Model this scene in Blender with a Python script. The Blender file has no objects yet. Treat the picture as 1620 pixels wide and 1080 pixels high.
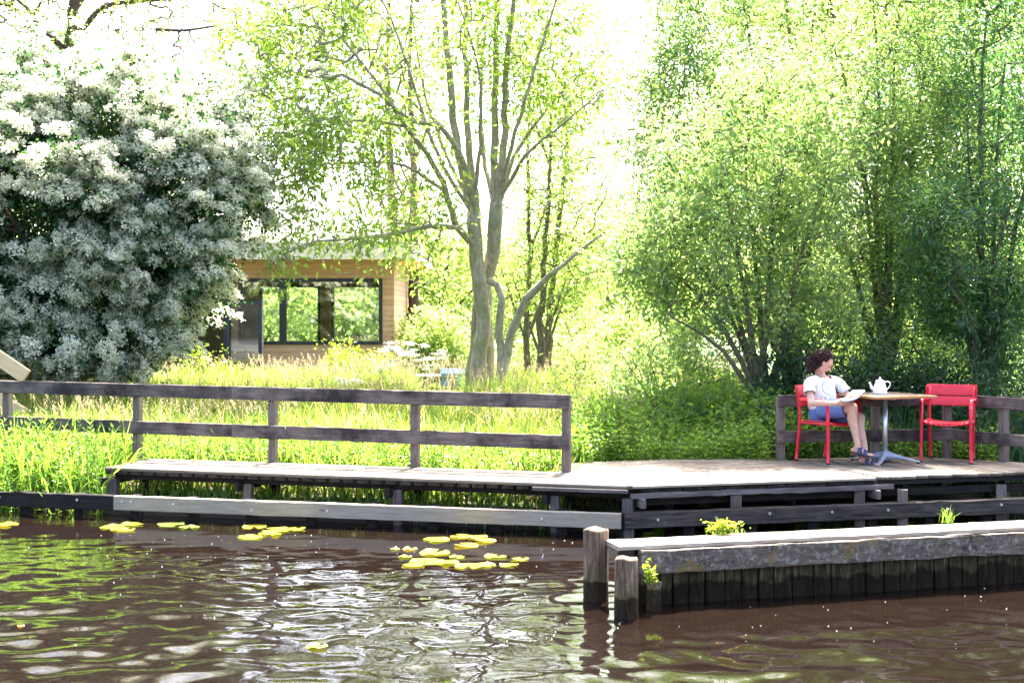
import bpy, bmesh, math, random
import numpy as np
from mathutils import Vector, Matrix, Quaternion
R = math.radians
rng = np.random.default_rng(11)
random.seed(5)
SC = bpy.context.scene
COL = SC.collection

# ------------------------------------------------------------------ camera, world, sun, exposure
FP = 2100.0; HC = 2.07; HY = 500.0            # focal length in photo pixels, eye height over the water, horizon row
cam = bpy.data.cameras.new("camera"); camo = bpy.data.objects.new("camera", cam); COL.objects.link(camo)
cam.sensor_width = 36; cam.lens = 36 * FP / 1620
camo.location = (0, 0, HC); camo.rotation_euler = (R(90), 0, 0)
cam.shift_y = -(540 - HY) / 1620
cam.clip_end = 2000; cam.clip_start = 0.1
cam.dof.use_dof = True; cam.dof.focus_distance = 14.0; cam.dof.aperture_fstop = 7
SC.camera = camo

SUN_EL = R(60); SUN_AZ = math.atan2(0.30, 0.95)   # azimuth measured from +Y towards +X
w = bpy.data.worlds.new("World"); SC.world = w; w.use_nodes = True
nt = w.node_tree; bg = nt.nodes["Background"]
sky = nt.nodes.new("ShaderNodeTexSky"); sky.sky_type = 'NISHITA'; sky.sun_disc = False
sky.sun_elevation = SUN_EL; sky.sun_rotation = SUN_AZ; sky.air_density = 0.8; sky.dust_density = 6.0; sky.ozone_density = 0.6
nt.links.new(sky.outputs[0], bg.inputs[0]); bg.inputs[1].default_value = 0.15
sl = bpy.data.lights.new("sun", 'SUN'); slo = bpy.data.objects.new("sun", sl); COL.objects.link(slo)
sl.energy = 5.0; sl.angle = R(0.5); sl.color = (1.0, 0.95, 0.86)
sd = Vector((math.sin(SUN_AZ) * math.cos(SUN_EL), math.cos(SUN_AZ) * math.cos(SUN_EL), math.sin(SUN_EL)))
slo.rotation_euler = sd.to_track_quat('Z', 'Y').to_euler()
SC.view_settings.view_transform = 'Standard'; SC.view_settings.look = 'None'
SC.view_settings.exposure = 2.95; SC.view_settings.gamma = 1
SC.cycles.max_bounces = 10; SC.cycles.transparent_max_bounces = 12; SC.cycles.transmission_bounces = 8
SC.cycles.diffuse_bounces = 6; SC.cycles.glossy_bounces = 3

def P(x, y, D): return Vector(((x - 810) / FP * D, D, HC - (y - HY) / FP * D))
def G(x, y, z):
    D = (HC - z) * FP / (y - HY); return Vector(((x - 810) / FP * D, D, z))

# ------------------------------------------------------------------ node helpers
def newmat(name):
    m = bpy.data.materials.new(name); m.use_nodes = True; nt = m.node_tree
    return m, nt, nt.nodes["Principled BSDF"]
def N(nt, t, **kw):
    n = nt.nodes.new(t)
    for k, v in kw.items(): setattr(n, k, v)
    return n
def ramp(nt, stops, src):
    r = N(nt, "ShaderNodeValToRGB"); el = r.color_ramp.elements
    while len(el) < len(stops): el.new(0.5)
    for e, (p, c) in zip(el, stops): e.position = p; e.color = (*c, 1)
    nt.links.new(src, r.inputs[0]); return r.outputs[0]
def noise(nt, vec, scale, detail=4, rough=0.6, dist=0.0):
    n = N(nt, "ShaderNodeTexNoise"); n.inputs["Scale"].default_value = scale; n.inputs["Detail"].default_value = detail
    n.inputs["Roughness"].default_value = rough; n.inputs["Distortion"].default_value = dist
    if vec is not None: nt.links.new(vec, n.inputs["Vector"])
    return n.outputs[0]
def coords(nt, scale=(1, 1, 1), randomise=True):
    tc = N(nt, "ShaderNodeTexCoord"); mp = N(nt, "ShaderNodeMapping"); mp.inputs["Scale"].default_value = scale
    nt.links.new(tc.outputs["Object"], mp.inputs[0])
    if randomise:
        oi = N(nt, "ShaderNodeObjectInfo"); ml = N(nt, "ShaderNodeMath", operation='MULTIPLY'); ml.inputs[1].default_value = 37
        nt.links.new(oi.outputs["Random"], ml.inputs[0]); nt.links.new(ml.outputs[0], mp.inputs["Location"])
    return mp.outputs[0]
def bump(nt, b, h, strength, dist=0.01):
    n = N(nt, "ShaderNodeBump"); n.inputs["Strength"].default_value = strength; n.inputs["Distance"].default_value = dist
    nt.links.new(h, n.inputs["Height"]); nt.links.new(n.outputs[0], b.inputs["Normal"])
def mixc(nt, f, a, b, mode='MIX'):
    n = N(nt, "ShaderNodeMix", data_type='RGBA', blend_type=mode)
    for s, v in ((0, f), (6, a), (7, b)):
        if isinstance(v, (int, float)): n.inputs[s].default_value = v
        elif isinstance(v, tuple): n.inputs[s].default_value = (*v, 1)
        else: nt.links.new(v, n.inputs[s])
    return n.outputs[2]

def wood(name, dark, light, stain=None, stain_at=(0.55, 0.7), rough=0.85, knots=False, planky=None, along=(1.2, 14, 14), bd=0.004):
    m, nt, b = newmat(name)
    v = coords(nt, along); g = noise(nt, v, 3.0, 6, 0.7, 0.6)
    c = ramp(nt, [(0.3, dark), (0.7, light)], g)
    v2 = coords(nt, (1, 1, 1)); bl = noise(nt, v2, 2.2, 5, 0.65)
    if stain: c = mixc(nt, ramp(nt, [(stain_at[0], (0, 0, 0)), (stain_at[1], (1, 1, 1))], bl), c, stain)
    if planky is not None:
        at = N(nt, "ShaderNodeAttribute", attribute_name="v")
        c = mixc(nt, 1.0, c, ramp(nt, [(0, (planky,) * 3), (1, (1, 1, 1))], at.outputs["Fac"]), 'MULTIPLY')
    if knots:
        vo = N(nt, "ShaderNodeTexVoronoi"); nt.links.new(coords(nt, (1.0, 3.0, 3.0)), vo.inputs["Vector"]); vo.inputs["Scale"].default_value = 1.6
        c = mixc(nt, ramp(nt, [(0.055, (1, 1, 1)), (0.1, (0, 0, 0))], vo.outputs["Distance"]), c, (0.10, 0.045, 0.025))
    nt.links.new(c, b.inputs["Base Color"]); b.inputs["Roughness"].default_value = rough
    b.inputs["Specular IOR Level"].default_value = 0.15
    bump(nt, b, g, 0.5 if bd < .01 else 0.9, bd)
    return m
def plain(name, col, rough=0.5, metal=0.0, var=0.12, scale=9):
    m, nt, b = newmat(name)
    n = noise(nt, coords(nt), scale, 4)
    c = ramp(nt, [(0.3, tuple(max(0, x * (1 - var)) for x in col)), (0.7, tuple(min(1, x * (1 + var)) for x in col))], n)
    nt.links.new(c, b.inputs["Base Color"]); b.inputs["Roughness"].default_value = rough; b.inputs["Metallic"].default_value = metal
    return m
def leafmat(name, stops, trans=0.5, tcol=(1.0, 1.15, 0.35), gloss=0.25, rough=0.45):
    m, nt, b = newmat(name)
    at = N(nt, "ShaderNodeAttribute", attribute_name="v")
    c = ramp(nt, stops, at.outputs["Fac"])
    nt.links.new(c, b.inputs["Base Color"]); b.inputs["Roughness"].default_value = rough; b.inputs["Specular IOR Level"].default_value = gloss
    t = N(nt, "ShaderNodeBsdfTranslucent"); tc = mixc(nt, 1.0, c, tcol, 'MULTIPLY')
    sc = N(nt, "ShaderNodeVectorMath", operation='SCALE'); sc.inputs["Scale"].default_value = 2.0
    nt.links.new(tc, sc.inputs[0]); nt.links.new(sc.outputs[0], t.inputs[0])
    mx = N(nt, "ShaderNodeMixShader"); mx.inputs[0].default_value = trans
    nt.links.new(b.outputs[0], mx.inputs[1]); nt.links.new(t.outputs[0], mx.inputs[2])
    nt.links.new(mx.outputs[0], nt.nodes["Material Output"].inputs[0])
    return m

# ------------------------------------------------------------------ object helpers
def tag(o, label=None, cat=None, group=None, kind=None):
    if label: o["label"] = label
    if cat: o["category"] = cat
    if group: o["group"] = group
    if kind: o["kind"] = kind
    return o
def empty(name, loc, label, cat, group=None, rz=0):
    o = bpy.data.objects.new(name, None); COL.objects.link(o); o.location = loc; o.rotation_euler = (0, 0, rz)
    o.empty_display_size = 0.2
    return tag(o, label, cat, group)
def link(name, me, mat, parent=None, world=True):
    o = bpy.data.objects.new(name, me); COL.objects.link(o)
    if mat: me.materials.append(mat)
    if parent is not None:
        o.parent = parent
        if world:   # mesh was built in world coordinates
            o.location = -Vector(parent.location) if parent.rotation_euler.z == 0 else (0, 0, 0)
            if parent.rotation_euler.z != 0: raise ValueError
    return o
def npmesh(name, V, F, v=None, smooth=False):
    """V (n,3), F (m,k) -> mesh; optional per-face attribute v"""
    me = bpy.data.meshes.new(name); V = np.asarray(V, np.float32); F = np.asarray(F, np.int32)
    m, k = F.shape
    me.vertices.add(len(V)); me.vertices.foreach_set("co", V.ravel())
    me.loops.add(m * k); me.loops.foreach_set("vertex_index", F.ravel())
    me.polygons.add(m); me.polygons.foreach_set("loop_start", np.arange(0, m * k, k, dtype=np.int32))
    me.polygons.foreach_set("loop_total", np.full(m, k, np.int32))
    if smooth: me.polygons.foreach_set("use_smooth", np.ones(m, bool))
    me.update(calc_edges=True)
    if v is not None:
        a = me.attributes.new("v", 'FLOAT', 'FACE'); a.data.foreach_set("value", np.asarray(v, np.float32))
    return me
def bmfin(bm, name, smooth=False):
    me = bpy.data.meshes.new(name); bm.normal_update(); bm.to_mesh(me); bm.free()
    if smooth: me.polygons.foreach_set("use_smooth", np.ones(len(me.polygons), bool))
    return me
def bmbox(bm, x0, x1, y0, y1, z0, z1, M=None, bev=0.0):
    r = bmesh.ops.create_cube(bm, size=1.0, matrix=Matrix.Translation(((x0 + x1) / 2, (y0 + y1) / 2, (z0 + z1) / 2)) @ Matrix.Diagonal((x1 - x0, y1 - y0, z1 - z0, 1)))
    if M is not None: bmesh.ops.transform(bm, matrix=M, verts=r['verts'])
    if bev:
        ed = list({e for v in r['verts'] for e in v.link_edges})
        bmesh.ops.bevel(bm, geom=ed, offset=bev, segments=1, affect='EDGES')
def board(name, p0, p1, wz, wy, mat, parent=None, bev=0.006, up=Vector((0, 0, 1)), rough=0.0, label=None):
    """straight board, local X along p0->p1, wz tall, wy thick, p0/p1 on its centre line"""
    p0 = Vector(p0); p1 = Vector(p1); L = (p1 - p0).length
    x = (p1 - p0).normalized(); y = up.cross(x).normalized(); z = x.cross(y)
    n = max(1, int(L / 0.12)) if rough else 1
    bm = bmesh.new()
    if not rough:
        bmbox(bm, 0, L, -wy / 2, wy / 2, -wz / 2, wz / 2, bev=bev)
    else:
        rings = []
        for i in range(n + 1):
            t = i / n * L; ring = []
            j = [random.gauss(0, rough) for _ in range(8)]
            c = bev
            for k, (a, b_) in enumerate(((-wy/2+c, -wz/2), (wy/2-c, -wz/2), (wy/2, -wz/2+c), (wy/2, wz/2-c), (wy/2-c, wz/2), (-wy/2+c, wz/2), (-wy/2, wz/2-c), (-wy/2, -wz/2+c))):
                ring.append(bm.verts.new((t, a + j[k] * 0.6, b_ + j[(k + 3) % 8])))
            rings.append(ring)
        for i in range(n):
            for k in range(8):
                bm.faces.new((rings[i][k], rings[i][(k + 1) % 8], rings[i + 1][(k + 1) % 8], rings[i + 1][k]))
        bm.faces.new(rings[0][::-1]); bm.faces.new(rings[-1])
        bmesh.ops.recalc_face_normals(bm, faces=bm.faces)
    me = bmfin(bm, name); o = link(name, me, mat, parent, world=False)
    M = Matrix((x, y, z)).transposed().to_4x4(); M.translation = p0
    if parent is not None: M = parent.matrix_basis.inverted() @ M
    o.matrix_basis = M
    if label: o["label"] = label
    return o
def tube_np(pts, rad, sides=8, caps=True):
    """continuous tube along pts with radii; returns V,F(quads)"""
    pts = np.asarray(pts, float); n = len(pts); rad = np.asarray(rad, float)
    t = np.gradient(pts, axis=0); t /= np.linalg.norm(t, axis=1)[:, None] + 1e-9
    u = np.cross(t[0], (0.3, 0.9, 0.2)); u /= np.linalg.norm(u)
    U = []; 
    for i in range(n):
        u = u - t[i] * np.dot(u, t[i]); u /= np.linalg.norm(u) + 1e-9; U.append(u.copy())
    U = np.array(U); W = np.cross(t, U)
    a = np.arange(sides) / sides * 2 * math.pi
    V = pts[:, None] + rad[:, None, None] * (np.cos(a)[None, :, None] * U[:, None] + np.sin(a)[None, :, None] * W[:, None])
    V = V.reshape(-1, 3); F = []
    for i in range(n - 1):
        for k in range(sides):
            F.append((i * sides + k, i * sides + (k + 1) % sides, (i + 1) * sides + (k + 1) % sides, (i + 1) * sides + k))
    if caps:
        for base, c in ((0, pts[0]), ((n - 1) * sides, pts[-1])):
            ci = len(V); V = np.vstack([V, c[None]])
            for k in range(0, sides, 2):
                F.append((ci, base + k, base + (k + 1) % sides, base + (k + 2) % sides))
    return V, np.array(F)
def catmull(pts, step=0.2):
    pts = [np.array(p, float) for p in pts]
    if len(pts) == 2: n = max(2, int(np.linalg.norm(pts[1] - pts[0]) / step)); return np.array([pts[0] + (pts[1] - pts[0]) * i / n for i in range(n + 1)])
    q = [2 * pts[0] - pts[1]] + pts + [2 * pts[-1] - pts[-2]]; out = []
    for i in range(1, len(q) - 2):
        n = max(1, int(np.linalg.norm(q[i + 1] - q[i]) / step))
        for k in range(n):
            t = k / n
            out.append(0.5 * ((2 * q[i]) + (-q[i - 1] + q[i + 1]) * t + (2 * q[i - 1] - 5 * q[i] + 4 * q[i + 1] - q[i + 2]) * t * t + (-q[i - 1] + 3 * q[i] - 3 * q[i + 1] + q[i + 2]) * t ** 3))
    out.append(pts[-1]); return np.array(out)
def merge(parts):
    Vs, Fs, o = [], [], 0
    for V, F in parts: Vs.append(V); Fs.append(F + o); o += len(V)
    return np.vstack(Vs), np.vstack(Fs)
def tube_obj(name, pts, rad, mat, parent=None, sides=10, world=True, smoothstep=None):
    if smoothstep: 
        q = catmull(pts, smoothstep); rad = np.interp(np.linspace(0, 1, len(q)), np.linspace(0, 1, len(rad)), rad) if np.ndim(rad) else np.full(len(q), rad); pts = q
    else: rad = np.broadcast_to(rad, (len(pts),))
    V, F = tube_np(pts, rad, sides); return link(name, npmesh(name, V, F, smooth=True), mat, parent, world)
def lathe(name, prof, mat, parent=None, n=20, loc=(0, 0, 0), world=True):
    V, F = [], []
    for r, z in prof:
        for k in range(n): a = k / n * 2 * math.pi; V.append((loc[0] + r * math.cos(a), loc[1] + r * math.sin(a), loc[2] + z))
    for i in range(len(prof) - 1):
        for k in range(n): F.append((i * n + k, i * n + (k + 1) % n, (i + 1) * n + (k + 1) % n, (i + 1) * n + k))
    return link(name, npmesh(name, V, F, smooth=True), mat, parent, world)
def nrm(a): return a / (np.linalg.norm(a, axis=-1, keepdims=True) + 1e-9)

# ------------------------------------------------------------------ leaves / branches
def leaf_quads(C, Dr, L, W, flat=0.5, vr=None):
    """rhombic folded leaves: C centres(base), Dr direction, L lengths, W widths"""
    n = len(C); Dr = nrm(Dr); up = nrm(rng.normal(size=(n, 3)) + np.array([0, 0, flat * 2.5]))
    s = nrm(np.cross(Dr, up)); nn = np.cross(s, Dr)
    L = np.broadcast_to(L, (n,))[:, None]; W = np.broadcast_to(W, (n,))[:, None]
    mid = C + Dr * L * 0.45; fold = nn * W * 0.25
    V = np.stack([C, mid + s * W / 2 + fold, C + Dr * L - nn * L * 0.12, mid - s * W / 2 + fold], 1).reshape(-1, 3)
    F = np.arange(4 * n).reshape(n, 4)
    return V, F
def leaf_obj(name, C, Dr, L, W, mat, parent, flat=0.5, var=None):
    V, F = leaf_quads(C, Dr, L, W, flat)
    if var is None: var = rng.random(len(C))
    return link(name, npmesh(name, V, F, var), mat, parent)
def edges_mesh(A, B, ra, rb, sides=5):
    n = len(A); t = nrm(B - A); u = nrm(np.cross(t, np.array([0.31, 0.85, 0.42]))); w_ = np.cross(t, u)
    a = np.arange(sides) / sides * 2 * math.pi
    ring = np.cos(a)[None, :, None] * u[:, None] + np.sin(a)[None, :, None] * w_[:, None]
    V = np.concatenate([A[:, None] + ring * ra[:, None, None], (B + t * rb[:, None] * 0.3)[:, None] + ring * rb[:, None, None]], 1).reshape(-1, 3)
    k = np.arange(sides); f = np.stack([k, (k + 1) % sides, (k + 1) % sides + sides, k + sides], 1)
    F = (np.arange(n)[:, None, None] * 2 * sides + f[None]).reshape(-1, 4)
    return V, F
def blob_points(blobs, n, clumps, spread, shell=0.55):
    """points inside ellipsoids (cx,cy,cz,rx,ry,rz,weight), gathered into clumps"""
    w_ = np.array([b[6] for b in blobs], float); w_ /= w_.sum()
    def samp(m):
        bi = rng.choice(len(blobs), m, p=w_); B = np.array([b[:6] for b in blobs])[bi]
        d = nrm(rng.normal(size=(m, 3))); r = rng.random(m) ** (1 / 3) * (1 - shell) + shell * rng.random(m) ** 0.25
        return B[:, :3] + d * r[:, None] * B[:, 3:6]
    if clumps:
        cc = samp(clumps); k = rng.integers(0, clumps, n); return cc[k] + rng.normal(size=(n, 3)) * spread
    return samp(n)
def build_tree(name, label, cat, base, limbs, blobs, n, bark, leafm, leaf=(0.07, 0.03), per=30, spread=0.12, droop=0.3,
               clumps=0, cspread=0.3, shell=0.4, tip=0.004, flat=0.5, group=None, twig_bow=0.15, crown='crown', maxlink=9.0, extra=None, floor=None, lv=0.25, ragged=0.0):
    root = empty(name, base, label, cat, group)
    nodes, par, minr = [], [], []
    parts = []
    for pts, r0, r1 in limbs:
        q = catmull(pts, 0.25); rr = np.linspace(0, 1, len(q)); rad = r0 + (r1 - r0) * rr ** 0.8
        q[1:-1] += rng.normal(size=(len(q) - 2, 3)) * np.minimum(0.02, rad[1:-1, None] * 0.25)
        if r0 > 0.1 and pts[0][2] < 1.2: rad[:3] *= np.array([1.35, 1.15, 1.04])[:len(rad[:3])]
        parts.append(tube_np(q, rad, 10 if r0 > 0.05 else 7))
        base_i = -1
        for i in range(len(q)): nodes.append(q[i]); par.append(len(nodes) - 2 if i else -1); minr.append(rad[i])
    V, F = merge(parts); link('trunk', npmesh('trunk', V, F, smooth=True), bark, root)
    pts = blob_points(blobs, n, clumps, cspread, shell)
    if ragged:
        kk = rng.random(len(pts)) < 0.16; cen = np.array([b_[:3] for b_ in blobs]).mean(0); od = nrm(pts - cen) * np.array([.8, .4, .6]) + np.array([0, 0, .55]); pts[kk] += od[kk] * rng.exponential(ragged, kk.sum())[:, None]
    if floor is not None: pts = pts[pts[:, 2] > floor]
    NA = np.zeros((len(nodes) + 30 * n + 100, 3)); k0 = len(nodes); NA[:k0] = nodes; cnt = k0
    PA = list(par); LV = [m < 0 for m in minr]
    usable = np.array([1.0] * k0)
    elig = np.zeros(len(NA), bool); elig[:k0] = True
    for li in range(k0):                       # keep the low trunk bare
        if floor is None and NA[li, 2] < base[2] + 0.9: elig[li] = False
    d0 = np.array([np.min(np.linalg.norm(NA[:k0] - p, axis=1)) for p in pts]); order = np.argsort(d0)
    A, B, chains = [], [], []
    leafC, leafD = [], []
    for idx in order:
        p = pts[idx]; dv = p - NA[:cnt]; d = np.linalg.norm(dv, axis=1) + np.maximum(0, -dv[:, 2]) * 0.5 * (droop < 0.6); d[~elig[:cnt]] = 1e9
        j = int(np.argmin(d)); q = NA[j]; L = np.linalg.norm(p - q)
        if L < 0.05 or L > maxlink: continue
        m = max(2, int(L / 0.22)); c = (p + q) / 2 + rng.normal(size=3) * L * twig_bow + np.array([0, 0, L * 0.12])
        t = np.linspace(0, 1, m + 1)[1:, None]; path = (1 - t) ** 2 * q + 2 * t * (1 - t) * c + t * t * p
        prev = j
        for s in range(m):
            NA[cnt] = path[s]; PA.append(prev); elig[cnt] = True; prev = cnt; cnt += 1
    # pipe-model radii for twigs
    rad = np.zeros(cnt); ch = np.zeros(cnt)
    for i in range(cnt - 1, k0 - 1, -1):
        rad[i] = max(tip, ch[i] ** (1 / 2.2)); ch[PA[i]] += rad[i] ** 2.2
    for i in range(k0): rad[i] = minr[i]
    I = np.arange(k0, cnt); Pn = np.array(PA)[I]; A = NA[Pn]; B = NA[I]
    ra = np.minimum(rad[Pn], rad[I] * 1.5 + 0.002); rb = rad[I]
    V, F = edges_mesh(A, B, ra, rb, 5); link('branches', npmesh('branches', V, F, smooth=True), bark, root)
    # leaves on thin twigs
    thin = rb < tip * 3.2; a = A[thin]; b = B[thin]; m = len(a)
    k = rng.poisson(per, m); rep = np.repeat(np.arange(m), k); t = rng.random(len(rep))[:, None]
    C = a[rep] * (1 - t) + b[rep] * t; tdir = nrm(b - a)[rep]
    off = rng.normal(size=C.shape) * spread; C = C + off
    Dr = nrm(off) * 0.9 + tdir * 0.7 + rng.normal(size=C.shape) * 0.35 + np.array([0, 0, -droop])
    sz = rng.uniform(0.6, 1.25, len(C))
    cl = rng.random(m)[rep]; var = np.clip(cl * (1 - lv) + rng.random(len(C)) * lv, 0, 1)
    leaf_obj(crown, C, Dr, leaf[0] * sz, leaf[1] * sz, leafm, root, flat, var)
    root["_n"] = len(C); del root["_n"]
    print(name, 'nodes', cnt, 'leaves', len(C))
    if extra: extra(root, a, b)
    return root

# ------------------------------------------------------------------ materials
M_old = wood('weathered_grey_wood', (0.055, 0.045, 0.045), (0.19, 0.165, 0.16), (0.035, 0.03, 0.032), (0.5, 0.75))
M_rail = wood('weathered_rail_wood', (0.07, 0.054, 0.049), (0.21, 0.172, 0.155), (0.032, 0.026, 0.027), (0.42, 0.62))
M_post = wood('grey_post_wood', (0.075, 0.06, 0.055), (0.22, 0.18, 0.155), (0.05, 0.038, 0.036), (0.5, 0.75))
M_deck = wood('silvered_deck_wood', (0.125, 0.10, 0.08), (0.28, 0.24, 0.195), (0.09, 0.075, 0.06), (0.5, 0.75), planky=0.66)
M_new = wood('pale_new_wood', (0.21, 0.18, 0.14), (0.33, 0.29, 0.235), (0.16, 0.135, 0.10), (0.6, 0.85), knots=True)
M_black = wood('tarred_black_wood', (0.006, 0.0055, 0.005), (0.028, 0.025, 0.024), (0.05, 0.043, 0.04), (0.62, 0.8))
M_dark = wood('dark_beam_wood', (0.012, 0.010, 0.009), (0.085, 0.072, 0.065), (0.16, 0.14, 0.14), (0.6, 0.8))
M_plankw = wood('bleached_plank_wood', (0.19, 0.16, 0.13), (0.40, 0.35, 0.28), (0.13, 0.11, 0.09), (0.6, 0.9))
M_yel = wood('fresh_sawn_wood', (0.50, 0.36, 0.21), (0.66, 0.50, 0.32), knots=True)
def lichen_wood():
    m, nt, b = newmat('lichen_covered_beam')
    v = coords(nt, (1.5, 6, 6)); g = noise(nt, v, 3.5, 7, 0.75, 0.5)
    c = ramp(nt, [(0.35, (0.022, 0.016, 0.012)), (0.62, (0.13, 0.10, 0.078))], g)
    v1 = coords(nt); s = noise(nt, v1, 26, 6, 0.85); c = mixc(nt, ramp(nt, [(0.52, (0, 0, 0)), (0.60, (1, 1, 1))], s), c, (0.22, 0.205, 0.185))
    yn = noise(nt, v1, 3.3, 5, 0.8); c = mixc(nt, ramp(nt, [(0.56, (0, 0, 0)), (0.66, (1, 1, 1))], yn), c, (0.15, 0.10, 0.02))
    vo = N(nt, "ShaderNodeTexVoronoi"); vo.inputs["Scale"].default_value = 3.2; nt.links.new(v1, vo.inputs["Vector"])
    an = noise(nt, v1, 16, 3); ad = N(nt, "ShaderNodeMath", operation='MULTIPLY_ADD'); ad.inputs[1].default_value = 0.12; nt.links.new(an, ad.inputs[0]); nt.links.new(vo.outputs["Distance"], ad.inputs[2])
    c = mixc(nt, ramp(nt, [(0.15, (1, 1, 1)), (0.19, (0, 0, 0))], ad.outputs[0]), c, (0.55, 0.58, 0.58))
    nt.links.new(c, b.inputs["Base Color"]); b.inputs["Roughness"].default_value = 0.9; bump(nt, b, g, 0.7, 0.006)
    return m
M_lichen = lichen_wood()
def wet_wood(name, along, tone):
    """wet pile wood: algae and a dark tide mark low down, at fixed height over the water"""
    m, nt, b = newmat(name)
    v = coords(nt, along); g = noise(nt, v, 4, 7, 0.75, 0.4)
    c = ramp(nt, tone, g)
    geo = N(nt, "ShaderNodeNewGeometry"); sp = N(nt, "ShaderNodeSeparateXYZ"); nt.links.new(geo.outputs["Position"], sp.inputs[0])
    nz = noise(nt, coords(nt), 9, 5, 0.7); z = N(nt, "ShaderNodeMath", operation='MULTIPLY_ADD'); z.inputs[1].default_value = -0.42
    nt.links.new(nz, z.inputs[0]); nt.links.new(sp.outputs[2], z.inputs[2])
    c = mixc(nt, ramp(nt, [(-0.0, (0.35, 0.35, 0.35)), (0.07, (0, 0, 0))], z.outputs[0]), c, (0.045, 0.055, 0.012))
    z2 = N(nt, "ShaderNodeMath", operation='MULTIPLY_ADD'); z2.inputs[1].default_value = -0.25; nt.links.new(noise(nt, coords(nt), 5, 4, 0.6), z2.inputs[0]); nt.links.new(sp.outputs[2], z2.inputs[2])
    c2 = ramp(nt, [(0.0, (1, 1, 1)), (0.03, (0, 0, 0))], z2.outputs[0])
    c = mixc(nt, c2 , c, mixc(nt, 1.0, c, (0.22, 0.19, 0.17), 'MULTIPLY'))
    nt.links.new(c, b.inputs["Base Color"]); b.inputs["Roughness"].default_value = 0.75; b.inputs["Specular IOR Level"].default_value = 0.12; bump(nt, b, g, 0.8, 0.01)
    return m
M_pile = wet_wood('wet_pile_wood', (9, 9, 1.2), [(0.34, (0.03, 0.02, 0.014)), (0.5, (0.13, 0.09, 0.06)), (0.68, (0.30, 0.23, 0.17))]); M_sheet = wet_wood('wet_sheet_wood', (7, 7, 1.0), [(0.38, (0.006, 0.0045, 0.004)), (0.5, (0.04, 0.026, 0.02)), (0.66, (0.17, 0.12, 0.10))])
M_bolt = plain('galvanised_steel', (0.5, 0.5, 0.52), 0.4, 0.8)
M_bark_ash = wood('ash_bark', (0.15, 0.13, 0.095), (0.50, 0.45, 0.35), (0.22, 0.23, 0.12), (0.5, 0.7), along=(8, 8, 2.0), bd=.03)
M_bark_dark = wood('dark_bark', (0.03, 0.02, 0.018), (0.15, 0.105, 0.085), along=(8, 8, 1.2), bd=.03)
M_bark_mid = wood('willow_bark', (0.05, 0.042, 0.032), (0.22, 0.19, 0.14), (0.10, 0.12, 0.06), (0.5, 0.75), along=(10, 10, 2), bd=.02)
L_ash = leafmat('ash_leaf', [(0, (0.10, 0.17, 0.035)), (0.6, (0.17, 0.26, 0.055)), (1, (0.26, 0.33, 0.08))], 0.6, (1.05, 1.02, 0.75))
L_willow = leafmat('willow_leaf', [(0, (0.055, 0.15, 0.075)), (0.4, (0.16, 0.26, 0.09)), (1, (0.38, 0.43, 0.16))], 0.62, (1.05, 1.02, 0.8), gloss=0.8, rough=0.3)
L_shade = leafmat('shade_leaf', [(0, (0.012, 0.045, 0.02)), (0.7, (0.03, 0.085, 0.03)), (1, (0.12, 0.19, 0.04))], 0.35, (1, 1, .5), gloss=0.5)  # dark stops put the deep understory shade into the leaf colour
L_dwillow = leafmat('dark_willow_leaf', [(0, (0.035, 0.11, 0.06)), (0.6, (0.08, 0.18, 0.08)), (1, (0.24, 0.33, 0.12))], 0.5, (1.05, 1.05, 0.5), gloss=0.7, rough=0.32)
L_haw = leafmat('hawthorn_leaf', [(0, (0.02, 0.06, 0.03)), (0.8, (0.04, 0.10, 0.045)), (1, (0.16, 0.22, 0.05))], 0.3)
L_far = leafmat('far_leaf', [(0, (0.15, 0.23, 0.07)), (0.6, (0.23, 0.31, 0.10)), (1, (0.32, 0.38, 0.13))], 0.6, (1.05, 1.02, 0.75))  # pale stops put distance haze and glare into the leaf colour
L_grass = leafmat('grass_blade', [(0, (0.05, 0.11, 0.022)), (0.5, (0.12, 0.19, 0.04)), (0.82, (0.19, 0.24, 0.055)), (0.88, (0.40, 0.34, 0.19)), (1, (0.46, 0.40, 0.26))], 0.5, (1.05, 1.0, 0.5))
L_herb = leafmat('herb_leaf', [(0, (0.06, 0.14, 0.03)), (0.6, (0.13, 0.22, 0.045)), (1, (0.24, 0.31, 0.07))], 0.52, (1.05, 1.05, 0.5), gloss=0.5)
L_seed = leafmat('grass_seed_head', [(0, (0.20, 0.165, 0.09)), (1, (0.36, 0.30, 0.18))], 0.4, (1, 1, 1))
M_blossom = leafmat('may_blossom', [(0, (0.66, 0.68, 0.55)), (0.5, (0.80, 0.81, 0.72)), (1, (0.88, 0.87, 0.80))], 0.45, (0.52, 0.52, 0.45), 0.1, 0.8)

# ------------------------------------------------------------------ water, ground
def quay_y(X):      # line of the low beams at the water
    return np.where(X < 1.06, 12.38 - 0.235 * (X - 1.06), 12.38 + 0.245 * (X - 1.06))
def ground_z(X, Y):
    back = Y - quay_y(X)
    soil0 = np.where(X > 1.0, np.clip((X - 1.0) / 0.6, 0, 1) * 1.3, 0.30)
    d = back - soil0
    z = np.where(d < 0, np.maximum(-0.9, d * 3.0), 0.0) + np.clip(d / 0.12, 0, 1) * 0.10 + np.clip(d / 3.0, 0, 1) * 0.22 + np.clip((d - 3) / 20, 0, 1) * 0.15
    return z + 0.02 * np.sin(X * 3.1) * np.sin(Y * 2.3)
def grid(xs, ys, zf):
    X, Y = np.meshgrid(xs, ys); Z = zf(X, Y); V = np.stack([X, Y, Z], -1).reshape(-1, 3)
    nx = len(xs); i = np.arange(len(ys) - 1)[:, None] * nx + np.arange(nx - 1)[None]
    F = np.stack([i, i + 1, i + 1 + nx, i + nx], -1).reshape(-1, 4); return V, F
wv = []
wr = np.random.default_rng(4)
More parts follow.
